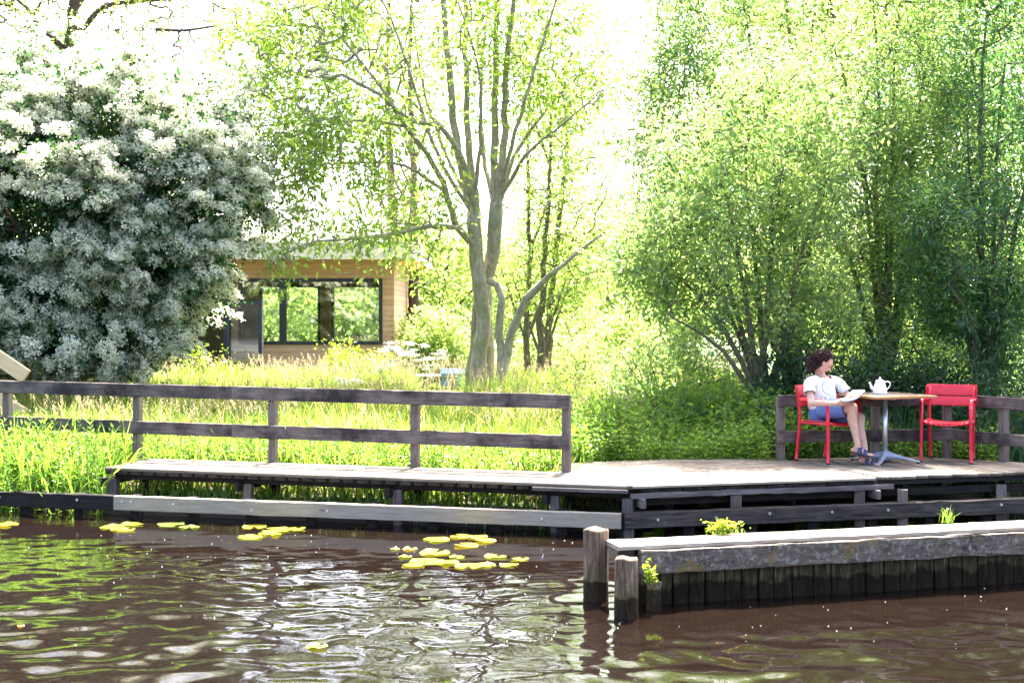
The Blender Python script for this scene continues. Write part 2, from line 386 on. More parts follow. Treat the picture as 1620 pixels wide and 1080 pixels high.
for k in range(60):
    lam = 0.17 * (4.5 ** wr.random()); th = wr.normal(0, 0.6 if k % 5 < 3 else 1.4) + (math.pi / 2) + (0.15 if k % 3 else -0.25)
    wv.append((2 * math.pi / lam * math.cos(th), 2 * math.pi / lam * math.sin(th), wr.random() * 6.28, 0.0015 * (lam / 0.5) ** 0.85))
def waves(X, Y):
    Z = np.zeros_like(X)
    for kx, ky, ph, a in wv: Z += a * np.sin(kx * X + ky * Y + ph + 1.3 * np.sin(0.9 * X + 0.7 * Y + ph) + 0.7 * np.sin(2.3 * X - 1.9 * Y + 2 * ph))
    amp = np.clip((quay_y(X) - Y) / 4.5, 0.10, 1) * 0.75
    lee = 1 - 0.55 * np.clip((X - 1.3) / 0.8, 0, 1) * np.clip((Y - (9.0 + 0.27 * (X - 1))) / 0.4, 0, 1)
    return Z * amp * lee
xs = np.concatenate([np.linspace(-90, -8, 12)[:-1], np.linspace(-8, 8, 720), np.linspace(8, 90, 12)[1:]])
ys = np.concatenate([np.linspace(-90, 6.5, 14)[:-1], np.linspace(6.5, 15.5, 460), np.linspace(15.5, 24, 4)[1:]])
V, F = grid(xs, ys, waves)
mw, nt, b = newmat('pond_water')
b.inputs["Base Color"].default_value = (0.0065, 0.0040, 0.003, 1); b.inputs["Roughness"].default_value = 0.025; b.inputs["IOR"].default_value = 1.34
b.inputs["Specular IOR Level"].default_value = 0.62
bump(nt, b, noise(nt, coords(nt, (6, 9, 1), False), 1.6, 3, 0.5), 0.12, 0.01)
wo = link('water', npmesh('water', V, F, smooth=True), mw); tag(wo, 'dark brown rippled water of the pond', 'water', kind='structure')

xs = np.concatenate([np.linspace(-400, -14, 14)[:-1], np.linspace(-14, 12, 210), np.linspace(12, 400, 14)[1:]])
ys = np.concatenate([np.linspace(9.5, 18, 120)[:-1], np.linspace(18, 60, 50)[:-1], np.linspace(60, 700, 14)])
V, F = grid(xs, ys, ground_z)
mg, nt, b = newmat('bank_soil_and_turf')
c = ramp(nt, [(0.35, (0.03, 0.028, 0.015)), (0.5, (0.05, 0.08, 0.02)), (0.7, (0.08, 0.13, 0.03))], noise(nt, coords(nt, (1, 1, 1), False), 3, 6))
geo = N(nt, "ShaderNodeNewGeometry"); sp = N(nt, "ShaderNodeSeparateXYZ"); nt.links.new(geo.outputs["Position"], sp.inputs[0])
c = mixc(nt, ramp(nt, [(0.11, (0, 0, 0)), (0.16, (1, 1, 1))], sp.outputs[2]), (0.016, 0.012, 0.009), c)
nt.links.new(c, b.inputs["Base Color"]); b.inputs["Roughness"].default_value = 0.95
go = link('ground', npmesh('ground', V, F, smooth=True), mg); tag(go, 'grassy ground of the bank behind the quay', 'ground', kind='structure')

# ------------------------------------------------------------------ walkway (left) and deck (right)
ZD = 0.48
UL = Vector((-5.41, 1.55, 0)).normalized()        # walkway direction, going left
UR = Vector((1, 0.268, 0)).normalized()           # deck front edge direction, going right
CN = Vector((1.11, 12.42, 0))                     # corner where both front edges meet
NL = Vector((-UL.y, UL.x, 0)); NL = NL if NL.y > 0 else -NL
NR = Vector((-UR.y, UR.x, 0))
WL = (CN - Vector((-4.29, 13.97, 0))).length
def poly_planks(org, u, n, quads, th, ztop, jit=0.002):
    """each quad = 4 (a,b) points in the frame org + a*u + b*n -> one bevelled plank"""
    Vs, Fs, vs = [], [], []
    for q in quads:
        z = ztop + random.uniform(-jit, jit); o = len(Vs); q = [Vector(p) for p in q]
        c = sum(q, Vector((0, 0))) / 4
        for (f, zz) in ((1, z - th), (1, z - 0.004), (0, z)):
            for p in q:
                d = (p - c); pp = p if f else c + d * (1 - 0.004 / max(0.03, d.length))
                wp = org + u * pp.x + n * pp.y; Vs.append((wp.x, wp.y, zz))
        for l in (0, 4):
            for k in range(4): Fs.append((o + l + k, o + l + (k + 1) % 4, o + l + 4 + (k + 1) % 4, o + l + 4 + k))
        Fs.append((o + 8, o + 9, o + 10, o + 11)); Fs.append((o + 3, o + 2, o + 1, o))
        vs += [random.random()] * 10
    return np.array(Vs), np.array(Fs), vs
def plank_obj(name, mat, parent, *a, ang=0, **k):
    V, F, v = poly_planks(*a, **k); V = V - np.array(parent.location)
    ca, sa = math.cos(-ang), math.sin(-ang)
    V = np.stack([V[:, 0] * ca - V[:, 1] * sa, V[:, 0] * sa + V[:, 1] * ca, V[:, 2]], 1)
    o = link(name, npmesh(name, V, F, v), mat, parent, world=False); o.rotation_euler = (0, 0, ang); return o
walk = empty('boardwalk', (CN.x - 2.5, 13.2, 0.1), 'long low boardwalk of silvered planks on short legs beside the grass', 'boardwalk')
wd = 0.93; nrow = 4; q = []
for r in range(nrow):
    a = 0.0; b0 = r * wd / nrow; b1 = (r + 1) * wd / nrow - 0.008
    while a < WL - 0.01:
        L = min(random.uniform(2.2, 3.2), WL - a)
        if WL - a - L < 0.6: L = WL - a
        s0 = -0.0 if a > 0 else b0 * 0.02
        q.append([(a + (0.0 if a else 0.0), b0), (a + L - 0.006, b0), (a + L - 0.006, b1), (a, b1)]); a += L
plank_obj('planking', M_deck, walk, CN, UL, NL, q, 0.03, ZD, ang=math.atan2(UL.y, UL.x))
# row of black block ends under the planks
q = []
a = 0.55
while a < WL - 0.1: q.append([(a, 0.012), (a + 0.112, 0.012), (a + 0.112, wd - 0.03), (a, wd - 0.03)]); a += 0.15
plank_obj('cross_battens', M_dark, walk, CN, UL, NL, q, 0.038, ZD - 0.031, jit=0.0)
for off in (0.14, wd - 0.14):
    p0 = CN + UL * 0.1 + NL * off; p1 = CN + UL * (WL - 0.06) + NL * off
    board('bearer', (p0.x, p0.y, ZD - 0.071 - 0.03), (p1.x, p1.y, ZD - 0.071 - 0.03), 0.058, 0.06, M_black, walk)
p0 = CN + UL * 0.02 - NL * 0.014; p1 = CN + UL * 0.95 - NL * 0.014
board('fascia', (p0.x, p0.y, ZD - 0.052), (p1.x, p1.y, ZD - 0.052), 0.038, 0.025, M_old, walk)
def leg_at(p, ztop, parent, sz=0.09, mat=None, zb=-0.25):
    return board('leg', (p.x, p.y, zb), (p.x, p.y, ztop), sz, sz, mat or M_old, parent, up=NL, rough=0.003)
for px_ in (181, 393, 630, 878):
    D0 = 13.0
    for it in range(8):
        X = (px_ - 810) / FP * D0; t = (X - CN.x) / UL.x; D0 = CN.y + UL.y * t + 0.14
    p = Vector((X, D0, 0)); leg_at(p, ZD - 0.13, walk, 0.085, M_post if px_ == 393 else M_old)
    p2 = p + NL * 0.62
    leg_at(p2, ZD - 0.13, walk, 0.085, M_black, 0.0)
    c0 = p - NL * 0.10; c1 = p + NL * 0.78
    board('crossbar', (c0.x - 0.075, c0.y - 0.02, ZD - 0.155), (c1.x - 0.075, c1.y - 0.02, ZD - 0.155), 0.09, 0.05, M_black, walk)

deck = empty('wooden_deck', (3.4, 13.8, 0.1), 'broad silvered timber terrace deck carrying the red chairs and the table', 'deck')
# section A: boards along the front edge, between the corner and the seam
def frame_pt(wp): d = Vector((wp[0], wp[1], 0)) - CN; return (d.dot(UR), d.dot(NR))
seamx = 2.58                                       # along UR
DA = 2.05; q = []; rows = 13; bw = DA / rows
def left_limit(b):                                 # left border of section A follows the walkway's end, then the bank
    return max(0.0, 0) + (-0.02 - b * 0.52 if b < 0.94 else -0.02 - 0.94 * 0.52 + (b - 0.94) * 0.55)
for r in range(rows):
    b0 = r * bw; b1 = b0 + bw - 0.006
    l0 = left_limit(b0); l1 = left_limit(b1)
    cut = random.choice([None, 1.2, 1.6]); 
    rt = seamx - 0.012
    if r >= 10: rt = seamx - (r - 9) * 0.12
    if cut: q.append([(l0, b0), (cut - 0.003, b0), (cut - 0.003, b1), (l1, b1)]); q.append([(cut + 0.003, b0), (rt, b0), (rt, b1), (cut + 0.003, b1)])
    else: q.append([(l0, b0), (rt, b0), (rt, b1), (l1, b1)])
plank_obj('planking', M_deck, deck, CN, UR, NR, q, 0.03, ZD + 0.002, ang=math.atan2(UR.y, UR.x))
q = []; a = seamx + 0.004                          # section B: boards running away from the water
while a < 6.2:
    b1 = 1.78 + 0.0 * a
    wx = CN + UR * a; 
    # rear edge follows the railing
    def rear(a_):
        if a_ < 3.96: return 1.72 - 0.06 * (a_ - seamx) - 0.0
        return 1.62 - (a_ - 3.96) * 1.02 + 0.0
    q.append([(a, random.uniform(-0.012, 0.012)), (a + 0.137, random.uniform(-0.012, 0.012)), (a + 0.137, max(0.2, rear(a + 0.137))), (a, max(0.2, rear(a)))]); a += 0.142
plank_obj('planking', M_deck, deck, CN, UR, NR, q, 0.032, ZD + 0.006, ang=math.atan2(NR.y, NR.x))
q = []; a = 0.12
while a < 2.5: q.append([(a, 0.02), (a + 0.19, 0.02), (a + 0.19, 1.9), (a, 1.9)]); a += 0.215
plank_obj('cross_battens', M_dark, deck, CN, UR, NR, q, 0.035, ZD - 0.03, jit=0.0)
def fr(a, b, z): p = CN + UR * a + NR * b; return (p.x, p.y, z)
board('edge_strip', fr(0.02, -0.016, ZD - 0.008), fr(2.55, -0.016, ZD - 0.008), 0.024, 0.03, M_plankw, deck, bev=0.003)
board('fascia', fr(0.0, 0.0, ZD - 0.092), fr(2.75, 0.0, ZD - 0.092), 0.05, 0.05, M_old, deck, rough=0.003)
board('bearer', fr(0.0, 0.12, ZD - 0.16), fr(6.2, 0.12, ZD - 0.16), 0.08, 0.07, M_black, deck)
board('bearer', fr(0.0, 1.3, ZD - 0.16), fr(5.2, 1.3, ZD - 0.16), 0.08, 0.07, M_black, deck)
board('bearer', fr(2.6, 0.04, ZD - 0.055), fr(6.2, 0.04, ZD - 0.055), 0.05, 0.05, M_black, deck)
for a, b_ in ((0.0, 0.06), (1.08, 0.02), (2.42, 0.06), (2.84, -0.03), (4.02, 0.06), (0.9, 1.3), (2.3, 1.3), (3.6, 1.3), (5.0, 0.5)):
    x, y, _ = fr(a, b_, 0); leg_at(Vector((x, y, 0)), ZD - 0.12, deck, 0.10, M_post if b_ < 0.5 and a > 1 else M_old, -0.6)
for a in (0.10, 2.55): board('crossbar', fr(a, -0.08, ZD - 0.16), fr(a + 0.02, 1.6, ZD - 0.16), 0.09, 0.05, M_old, deck)
# mooring eye at the deck corner
ring = empty('mooring_eye', fr(0.03, 0.13, ZD + 0.004), 'small steel mooring eye screwed on the corner of the deck', 'mooring eye')
tube_obj('ring', [(0.028 * math.cos(t), 0.0, 0.03 + 0.028 * math.sin(t)) for t in np.linspace(0, 6.28, 15)], 0.005, M_bolt, ring, 6, world=False)
bm = bmesh.new(); bmbox(bm, -0.05, 0.05, -0.02, 0.02, 0.0, 0.008, bev=0.002); link('plate', bmfin(bm, 'plate'), M_bolt, ring, world=False)

# ------------------------------------------------------------------ railings
def rail_line(name, label, p_a, p_b, posts, za, zb, hts, bh, thick, joint=None, group=None, post_w=0.085, front=-1, zbase=-0.1, leave=None):
    pa = Vector((*p_a, 0)); pb = Vector((*p_b, 0)); u = (pb - pa); L = u.length; u.normalize(); n = Vector((-u.y, u.x, 0)); n = n if n.y > 0 else -n
    root = empty(name, (*((pa + pb) / 2).xy, 0.2), label, 'fence', group)
    for h in hts:
        segs = [0] + ([joint] if joint else []) + [L]
        for i in range(len(segs) - 1):
            s0, s1 = segs[i] + (0.003 if i else 0), segs[i + 1]
            q0 = pa + u * s0 - n * (post_w / 2 + thick / 2 + 0.001); q1 = pa + u * s1 - n * (post_w / 2 + thick / 2 + 0.001)
            f0, f1 = s0 / L, s1 / L
            board('rail', (q0.x, q0.y, za + (zb - za) * f0 - h - bh / 2), (q1.x, q1.y, za + (zb - za) * f1 - h - bh / 2), bh, thick, M_rail, root, rough=0.0018)
    for s in posts:
        p = pa + u * s; zt = za + (zb - za) * s / L + (0.0 if leave is None else leave)
        board('post', (p.x, p.y, zbase), (p.x, p.y, zt), post_w, post_w, M_post, root, up=n, rough=0.002)
    return root
def on_line(px_, pa, pb):
    pa = Vector(pa); pb = Vector(pb); D = pa.y
    for _ in range(20): X = (px_ - 810) / FP * D; t = (X - pa.x) / (pb.x - pa.x); D = pa.y + (pb.y - pa.y) * t
    return (Vector((X, D)) - pa).length
FA = (0.60, 13.53); FB = (-7.4, 15.94)
posts = [on_line(x, FA, FB) for x in (888, 657, 432, 218, 12)] + [7.95]
posts[0] = 0.045
rail_line('two_rail_fence', 'long weathered two-rail fence running behind the boardwalk on the left', FA, FB, posts, 1.275, 1.335, (0.0, 0.415), 0.145, 0.035, joint=on_line(372, FA, FB), leave=-0.01)
FC = (2.93, 14.72); FD = (4.97, 15.0); FE = (5.95, 13.55)
rail_line('two_rail_fence', 'short shaded two-rail fence at the back of the deck behind the table', FC, FD, [0.05, 1.15, 2.0], 1.20, 1.20, (0.0, 0.395), 0.13, 0.035, leave=-0.02)
rail_line('two_rail_fence', 'shaded two-rail fence closing the right end of the deck behind the empty chair', (5.04, 14.98), FE, [0.6, 1.7], 1.195, 1.19, (0.0, 0.395), 0.13, 0.035, leave=-0.02)

# ------------------------------------------------------------------ quay beams at the water line
def beam_thing(name, label, p0, p1, wz, wy, mat, bolts, n, rough=0.003, group=None):
    p0 = Vector(p0); p1 = Vector(p1); mid = (p0 + p1) / 2; root = empty(name, mid, label, 'beam', group)
    board('timber', p0, p1, wz, wy, mat, root, rough=rough)
    u = (p1 - p0).normalized()
    for s, dz in bolts:
        c = p0 + u * s - n * (wy / 2 + 0.001) + Vector((0, 0, dz)); bm = bmesh.new()
        bmesh.ops.create_cone(bm, segments=12, radius1=0.017, radius2=0.013, depth=0.012, cap_ends=True)
        o = link('bolt', bmfin(bm, 'bolt'), M_bolt, root, world=False); o.location = c - mid; o.rotation_euler = (-n).to_track_quat('Z', 'Y').to_euler()
    return root
def qb(X, z): return Vector((X, float(quay_y(np.array(X))), z))
nl = Vector((0.235, 1, 0)).normalized(); nr = Vector((-0.245, 1, 0)).normalized()
pj = qb(-4.06, 0.165)
beam_thing('quay_beam', 'pale new pine quay beam running along the water under the boardwalk', qb(1.02, 0.160), pj, 0.145, 0.07, M_new, [(0.75, 0), (2.9, 0.0), (4.55, 0.01), (5.02, 0.02), (5.12, 0.02), (3.7, -0.02)], nl, 0.0015)
beam_thing('quay_beam', 'old black quay beam at the water below the left reeds', qb(-4.07, 0.165), qb(-9.5, 0.165), 0.15, 0.08, M_black, [(0.4, 0.02), (1.3, 0.02)], nl)
beam_thing('quay_beam', 'dark bolted quay beam at the water in front of the deck', Vector((1.045, 12.40, 0.165)), Vector((6.6, 13.74, 0.165)), 0.15, 0.09, M_dark, [(0.32, 0), (0.9, 0), (1.45, 0.02), (2.1, 0.01), (2.7, 0.01), (3.35, 0), (3.95, 0.02), (4.6, 0)], nr)
qp = 0
for X in np.arange(-7.6, 5.9, 0.62):
    n = nl if X < 1 else nr; p = qb(X, 0) + n * (0.11); qp += 1
    o = board('quay_pile', (p.x, p.y, -0.5), (p.x, p.y, 0.235 if X < 1 else 0.2), 0.10, 0.10, M_black, None, up=n, rough=0.004)
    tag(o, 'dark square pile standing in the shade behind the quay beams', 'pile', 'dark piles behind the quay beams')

# ------------------------------------------------------------------ foreground mooring jetty
J0 = Vector((1.04, 9.5, 0)); UJ = Vector((1, 0.273, 0)).normalized(); NJ = Vector((-UJ.y, UJ.x, 0))
jet = empty('mooring_jetty', (2.6, 10.0, 0), 'low lichen-covered timber landing stage standing in the water in front', 'jetty')
def jf(a, b, z): p = J0 + UJ * a + NJ * b; return Vector((p.x, p.y, z))
board('cap_plank', jf(-0.30, 0.13, 0.425), jf(2.72, 0.13, 0.423), 0.030, 0.30, M_plankw, jet, rough=0.0015, bev=0.004)
board('cap_plank', jf(2.727, 0.13, 0.425), jf(5.6, 0.13, 0.422), 0.032, 0.30, M_plankw, jet, rough=0.0015, bev=0.004)
board('front_beam', jf(-0.145, -0.025, 0.325), jf(5.6, -0.025, 0.322), 0.165, 0.08, M_lichen, jet, rough=0.004)
board('rear_beam', jf(-0.2, 0.24, 0.325), jf(5.6, 0.24, 0.322), 0.15, 0.06, M_dark, jet, rough=0.004)
board('end_board', jf(-0.19, 0.02, 0.30), jf(-0.19, 0.24, 0.30), 0.2, 0.05, M_dark, jet, rough=0.004)
bm = bmesh.new(); a = -0.14
vals = []
while a < 5.6:
    wdt = random.choice([0.12, 0.135, 0.15, 0.17]); dz = random.uniform(-0.008, 0.008); off = random.uniform(0.0, 0.022)
    p = jf(a, 0.035 + off, 0); ang = math.atan2(UJ.y, UJ.x) + random.uniform(-0.04, 0.04)
    bmbox(bm, 0.004, wdt - 0.004, -0.02, 0.02, -0.6, 0.26 + dz, Matrix.Translation(p) @ Matrix.Rotation(ang, 4, 'Z') @ Matrix.Rotation(random.uniform(-0.012, 0.012), 4, 'Y'), bev=0.006); a += wdt
sh = link('sheet_boards', bmfin(bm, 'sheet_boards'), M_sheet, jet)
board('backing_board', jf(-0.14, 0.10, -0.15), jf(5.6, 0.10, -0.15), 0.75, 0.03, M_black, jet)  # added board, keeps bright water from showing through gaps between the sheet boards
def roundpost(name, x, y, zt, r, parent, mat, seed, zb=-0.6):
    rs = np.random.default_rng(seed); zs = np.concatenate([np.linspace(zb, zt - 0.03, 14), [zt - 0.012, zt]]); n = 18
    lob = 1 + 0.05 * np.sin(np.arange(n) / n * 6.28 * 2 + seed) + rs.normal(0, 0.018, n); V, F = [], []
    for i, z in enumerate(zs):
        rr = r * (1 + 0.03 * math.sin(z * 7 + seed)) * (0.93 if i == len(zs) - 1 else 1)
        for k in range(n):
            t = k / n * 6.283; q = rr * lob[k] * (1 + rs.normal(0, 0.006)); V.append((x + q * math.cos(t), y + q * math.sin(t), z + (0.006 * math.sin(3 * t + seed) if i > 13 else 0)))
    for i in range(len(zs) - 1):
        for k in range(n): F.append((i * n + k, i * n + (k + 1) % n, (i + 1) * n + (k + 1) % n, (i + 1) * n + k))
    c = len(V); V.append((x, y, zt - 0.004)); b0 = (len(zs) - 1) * n
    for k in range(0, n, 2): F.append((c, b0 + k, b0 + k + 1, b0 + (k + 2) % n))
    return link(name, npmesh(name, V, F, smooth=True), mat, parent)
roundpost('round_post', 0.615, 9.72, 0.515, 0.088, jet, M_pile, 3)
roundpost('round_post', 0.79, 9.16, 0.405, 0.078, jet, M_pile, 8)
board('stub_post', jf(-0.07, -0.115, -0.4), jf(-0.07, -0.115, 0.20), 0.085, 0.085, M_pile, jet, up=NJ, rough=0.004)

def leaf_cluster(name, label, cat, base, nleaf, R_, leaf, mat, flowers=0, fm=None, h=0.12):
    root = empty(name, base, label, cat); base = np.array(base)
    C = base + rng.normal(size=(nleaf, 3)) * np.array([R_, R_ * 0.35, h * 0.3]) + np.array([0, 0, h * 0.4]); C[:, 2] = np.maximum(C[:, 2], base[2] + 0.004)
    leaf_obj('foliage', C, nrm(rng.normal(size=(nleaf, 3)) + np.array([0, 0, 0.6])), leaf * rng.uniform(0.6, 1.2, nleaf), leaf * 0.5, mat, root)
    if flowers:
        parts = []; st = []
        for i in range(flowers):
            c = base + np.array([rng.normal() * R_ * 1.1, rng.normal() * 0.05, h * rng.uniform(0.45, 1.1)]); k = 9
            a = np.arange(k) / k * 6.283; d = np.stack([np.cos(a), np.sin(a) * 0.9, 0.5 + 0 * a], 1)
            parts.append(leaf_quads(np.repeat(c[None], k, 0), d, 0.022, 0.012, 1.0)); st.append(tube_np([base + (c - base) * np.array([0.6, 0.6, 0.0]), (c + base) / 2 + [0, 0, 0.01], c], [0.0015] * 3, 4, False))
        V, F = merge(parts); link('flower_heads', npmesh('flower_heads', V, F, rng.random(len(F))), fm, root)
        V, F = merge(st); link('stalks', npmesh('stalks', V, F), L_herb_s, root)
    return root
L_herb_s = leafmat('stalk_green', [(0, (0.08, 0.13, 0.03)), (1, (0.12, 0.18, 0.04))], 0.2)
M_yflower = leafmat('yellow_petal', [(0, (0.75, 0.50, 0.01)), (1, (0.85, 0.65, 0.03))], 0.3, (1, 0.9, 0.3))
L_ylw = leafmat('yellow_green_leaf', [(0, (0.13, 0.20, 0.03)), (1, (0.28, 0.31, 0.05))], 0.35)
pz = jf(0.62, 0.26, 0.442)
leaf_cluster('flowering_plant', 'small yellow-flowered plant growing on the top plank of the jetty', 'plant', pz, 300, 0.058, 0.028, L_ylw, 20, M_yflower, 0.10)
leaf_cluster('seedling', 'little yellow-green weed on the front corner post of the jetty', 'plant', jf(-0.12, -0.165, 0.20), 70, 0.02, 0.045, L_ylw, 0, None, 0.14)

# ------------------------------------------------------------------ lily pads and floating bits
M_pad = leafmat('lily_pad', [(0, (0.08, 0.15, 0.02)), (0.45, (0.22, 0.25, 0.015)), (0.8, (0.36, 0.32, 0.02)), (1, (0.45, 0.22, 0.03))], 0.12, (1, 1, 0.4), 0.5, 0.3)
pads = [(-5.0, 13.15, .2)]
_nt = M_pad.node_tree; _b = _nt.nodes["Principled BSDF"]; _src = _b.inputs["Base Color"].links[0].from_socket
_c = mixc(_nt, ramp(_nt, [(0.56, (0, 0, 0)), (0.64, (1, 1, 1))], noise(_nt, coords(_nt), 14, 5, 0.7)), _src, (0.10, 0.055, 0.015)); _nt.links.new(_c, _b.inputs["Base Color"])
clusters = [
 ('yellow lily pad floating at the left edge by the black quay beam', [(8, 829, 22)]),
 ('yellow lily pad in the group off the joint of the black and pale quay beams', [(175, 833, 20), (206, 829, 20), (198, 838, 17), (187, 836, 14)]),
 ('lone flat green lily pad under the pale quay beam', [(268, 829, 23)]),
 ('thin half-sunk lily pad right of the lone green pad', [(300, 833, 18)]),
 ('yellow lily pad in the long group left of the middle of the pale quay beam', [(402, 832, 21), (440, 838, 26), (468, 836, 17), (398, 849, 23), (428, 844, 20)]),
 ('yellow lily pad in the group nearest the foreground round posts', [(692, 853, 24), (731, 848, 20), (769, 855, 19), (740, 862, 22), (754, 849, 17)]),
 ('yellow lily pad in the large outer group in front of the pale quay beam', [(648, 868, 13), (686, 874, 27), (676, 887, 30), (655, 893, 20), (708, 889, 22), (741, 894, 25), (782, 880, 20), (822, 884, 16), (766, 893, 20), (803, 893, 17), (625, 868, 9), (640, 880, 12), (724, 880, 14)]),
 ('lone yellow lily leaf floating in the open water near the camera', [(500, 1022, 19)]),
 ('small orange leaf floating in the lower left of the water', [(33, 990, 7)]),
]
for lab, lst in clusters:
    for (x, y, rp) in lst:
        c = G(x, y, 0.006); r = rp / FP * c.y; n = 22; V = [(0, 0, 0.002)]; F = []; ph = random.uniform(0, 6.28)
        curl = random.uniform(0.0005, 0.003)
        for k in range(n + 1):
            t = 0.3 + k / n * (6.283 - 0.6); rr = r * (1 + 0.05 * math.sin(3 * t + ph) + 0.03 * math.sin(7 * t)) * (0.9 + 0.1 * math.cos(t))
            V.append((0.55 * rr * math.cos(t), 0.55 * rr * math.sin(t), 0.001)); V.append((rr * math.cos(t), rr * math.sin(t) * 1.0, curl * (1 + 1.2 * math.sin(2 * t + ph)) + 0.009 * max(0, math.sin(t * 2.5 + ph)) ** 3))
        for k in range(n): F.append((1 + 2 * k, 2 + 2 * k, 4 + 2 * k, 3 + 2 * k)); F.append((0, 1 + 2 * k, 3 + 2 * k, 3 + 2 * k))
        F = [f for f in F if len(set(f)) == 4]; tri = [(0, 1 + 2 * k, 3 + 2 * k) for k in range(n)]
        me = bpy.data.meshes.new('lily_pad'); me.from_pydata(V, [], F + tri); 
        at = me.attributes.new('v', 'FLOAT', 'FACE'); base_v = random.uniform(.34, .9) if 'green' not in lab else 0.05
        if 'orange' in lab: base_v = 1.0
        at.data.foreach_set('value', [min(1, max(0, base_v + random.uniform(-0.1, 0.1))) for _ in range(len(me.polygons))])
        o = link('lily_pad' if 'orange' not in lab else 'floating_leaf', me, M_pad); o.location = c; o.rotation_euler = (random.uniform(-.03, .03), random.uniform(-.03, .03), random.uniform(0, 6.28))
        tag(o, lab, 'lily pad' if 'orange' not in lab else 'leaf', lab.replace('yellow lily pad', 'lily pads') if len(lst) > 1 else None)
# floating willow fluff
n = 300; X = rng.uniform(-6, 5, n); Y = rng.uniform(8.2, 12.6, n); k = Y < quay_y(X) - 0.15; X, Y = X[k], Y[k]; n = len(X)
Z = waves(X, Y) + 0.002; s = rng.uniform(0.002, 0.0055, n)[:, None]
C = np.stack([X, Y, Z], 1); oc = np.array([[1, 0, 0], [0, 1, 0], [-1, 0, 0], [0, -1, 0], [0, 0, 1], [0, 0, -1]], float)
V = (C[:, None] + oc[None] * s[:, None]).reshape(-1, 3); f = np.array([[0, 1, 4], [1, 2, 4], [2, 3, 4], [3, 0, 4], [1, 0, 5], [2, 1, 5], [3, 2, 5], [0, 3, 5]])
F = (np.arange(n)[:, None, None] * 6 + f[None]).reshape(-1, 3)
fl = link('floating_fluff', npmesh('floating_fluff', V, F), plain('willow_fluff', (0.75, 0.75, 0.72), 0.9)); tag(fl, 'tiny white specks of willow fluff floating on the water', 'fluff', kind='stuff')

# ------------------------------------------------------------------ house and far things
def clad():
    m, nt, b = newmat('larch_cladding')
    tc = N(nt, "ShaderNodeTexCoord"); sp = N(nt, "ShaderNodeSeparateXYZ"); nt.links.new(tc.outputs["Object"], sp.inputs[0])
    dv = N(nt, "ShaderNodeMath", operation='MULTIPLY'); dv.inputs[1].default_value = 1 / 0.13; nt.links.new(sp.outputs[2], dv.inputs[0])
    fr_ = N(nt, "ShaderNodeMath", operation='FRACT'); nt.links.new(dv.outputs[0], fr_.inputs[0])
    fl_ = N(nt, "ShaderNodeMath", operation='FLOOR'); nt.links.new(dv.outputs[0], fl_.inputs[0])
    wn = N(nt, "ShaderNodeTexWhiteNoise", noise_dimensions='1D'); nt.links.new(fl_.outputs[0], wn.inputs["W"])
    g = noise(nt, coords(nt, (1.5, 1.5, 22), False), 2.5, 5, 0.7)
    c = ramp(nt, [(0.3, (0.56, 0.31, 0.19)), (0.7, (0.70, 0.44, 0.31))], g)
    c = mixc(nt, 1.0, c, ramp(nt, [(0, (0.82, 0.8, 0.8)), (1, (1, 1, 1))], wn.outputs[0]), 'MULTIPLY')
    gr = ramp(nt, [(0.0, (0, 0, 0)), (0.06, (1, 1, 1)), (1.0, (1, 1, 1))], fr_.outputs[0])
    c = mixc(nt, gr, (0.12, 0.06, 0.03), c)
    nt.links.new(c, b.inputs["Base Color"]); b.inputs["Roughness"].default_value = 0.7; bump(nt, b, gr, 0.8, 0.02); return m
M_clad = clad(); M_frame = plain('black_blue_frame', (0.012, 0.016, 0.035), 0.4)
M_soffit = wood('orange_soffit', (0.60, 0.30, 0.12), (0.72, 0.40, 0.18)); M_fascia = wood('pale_fascia', (0.64, 0.55, 0.47), (0.78, 0.68, 0.60))
M_white = plain('white_interior', (0.55, 0.56, 0.5), 0.8)
m, nt, b = newmat('window_glass'); M_glass = m
tr = N(nt, "ShaderNodeBsdfTransparent"); tr.inputs[0].default_value = (0.93, 0.97, 0.96, 1); gl = N(nt, "ShaderNodeBsdfGlossy"); gl.inputs["Roughness"].default_value = 0.02
fz = N(nt, "ShaderNodeLayerWeight"); ad = N(nt, "ShaderNodeMath", operation='MULTIPLY_ADD'); ad.inputs[1].default_value = 0.35; ad.inputs[2].default_value = 0.17; nt.links.new(fz.outputs["Facing"], ad.inputs[0])
mx = N(nt, "ShaderNodeMixShader"); nt.links.new(ad.outputs[0], mx.inputs[0]); nt.links.new(tr.outputs[0], mx.inputs[1]); nt.links.new(gl.outputs[0], mx.inputs[2]); nt.links.new(mx.outputs[0], nt.nodes["Material Output"].inputs[0])
def box_obj(name, x0, x1, y0, y1, z0, z1, mat, parent=None, bev=0.004, label=None):
    bm = bmesh.new(); bmbox(bm, x0, x1, y0, y1, z0, z1, bev=bev); o = link(name, bmfin(bm, name), mat, parent)
    if label: o["label"] = label
    return o
HD = 33.0
house = empty('timber_house', (-8.0, HD + 2, 0.4), 'low flat-roofed larch-clad house with dark window frames behind the tall grass', 'house')
wx0, wx1, wz0, wz1 = -6.80, -3.22, 1.36, 3.01       # big window opening
dx0, dx1 = -8.25, -7.05; HL = -14.5; HR = -2.93; ZR = 3.46; GZ = 0.3
bm = bmesh.new()
def wl(x0, x1, z0, z1): bmbox(bm, x0, x1, HD, HD + 0.2, z0, z1)
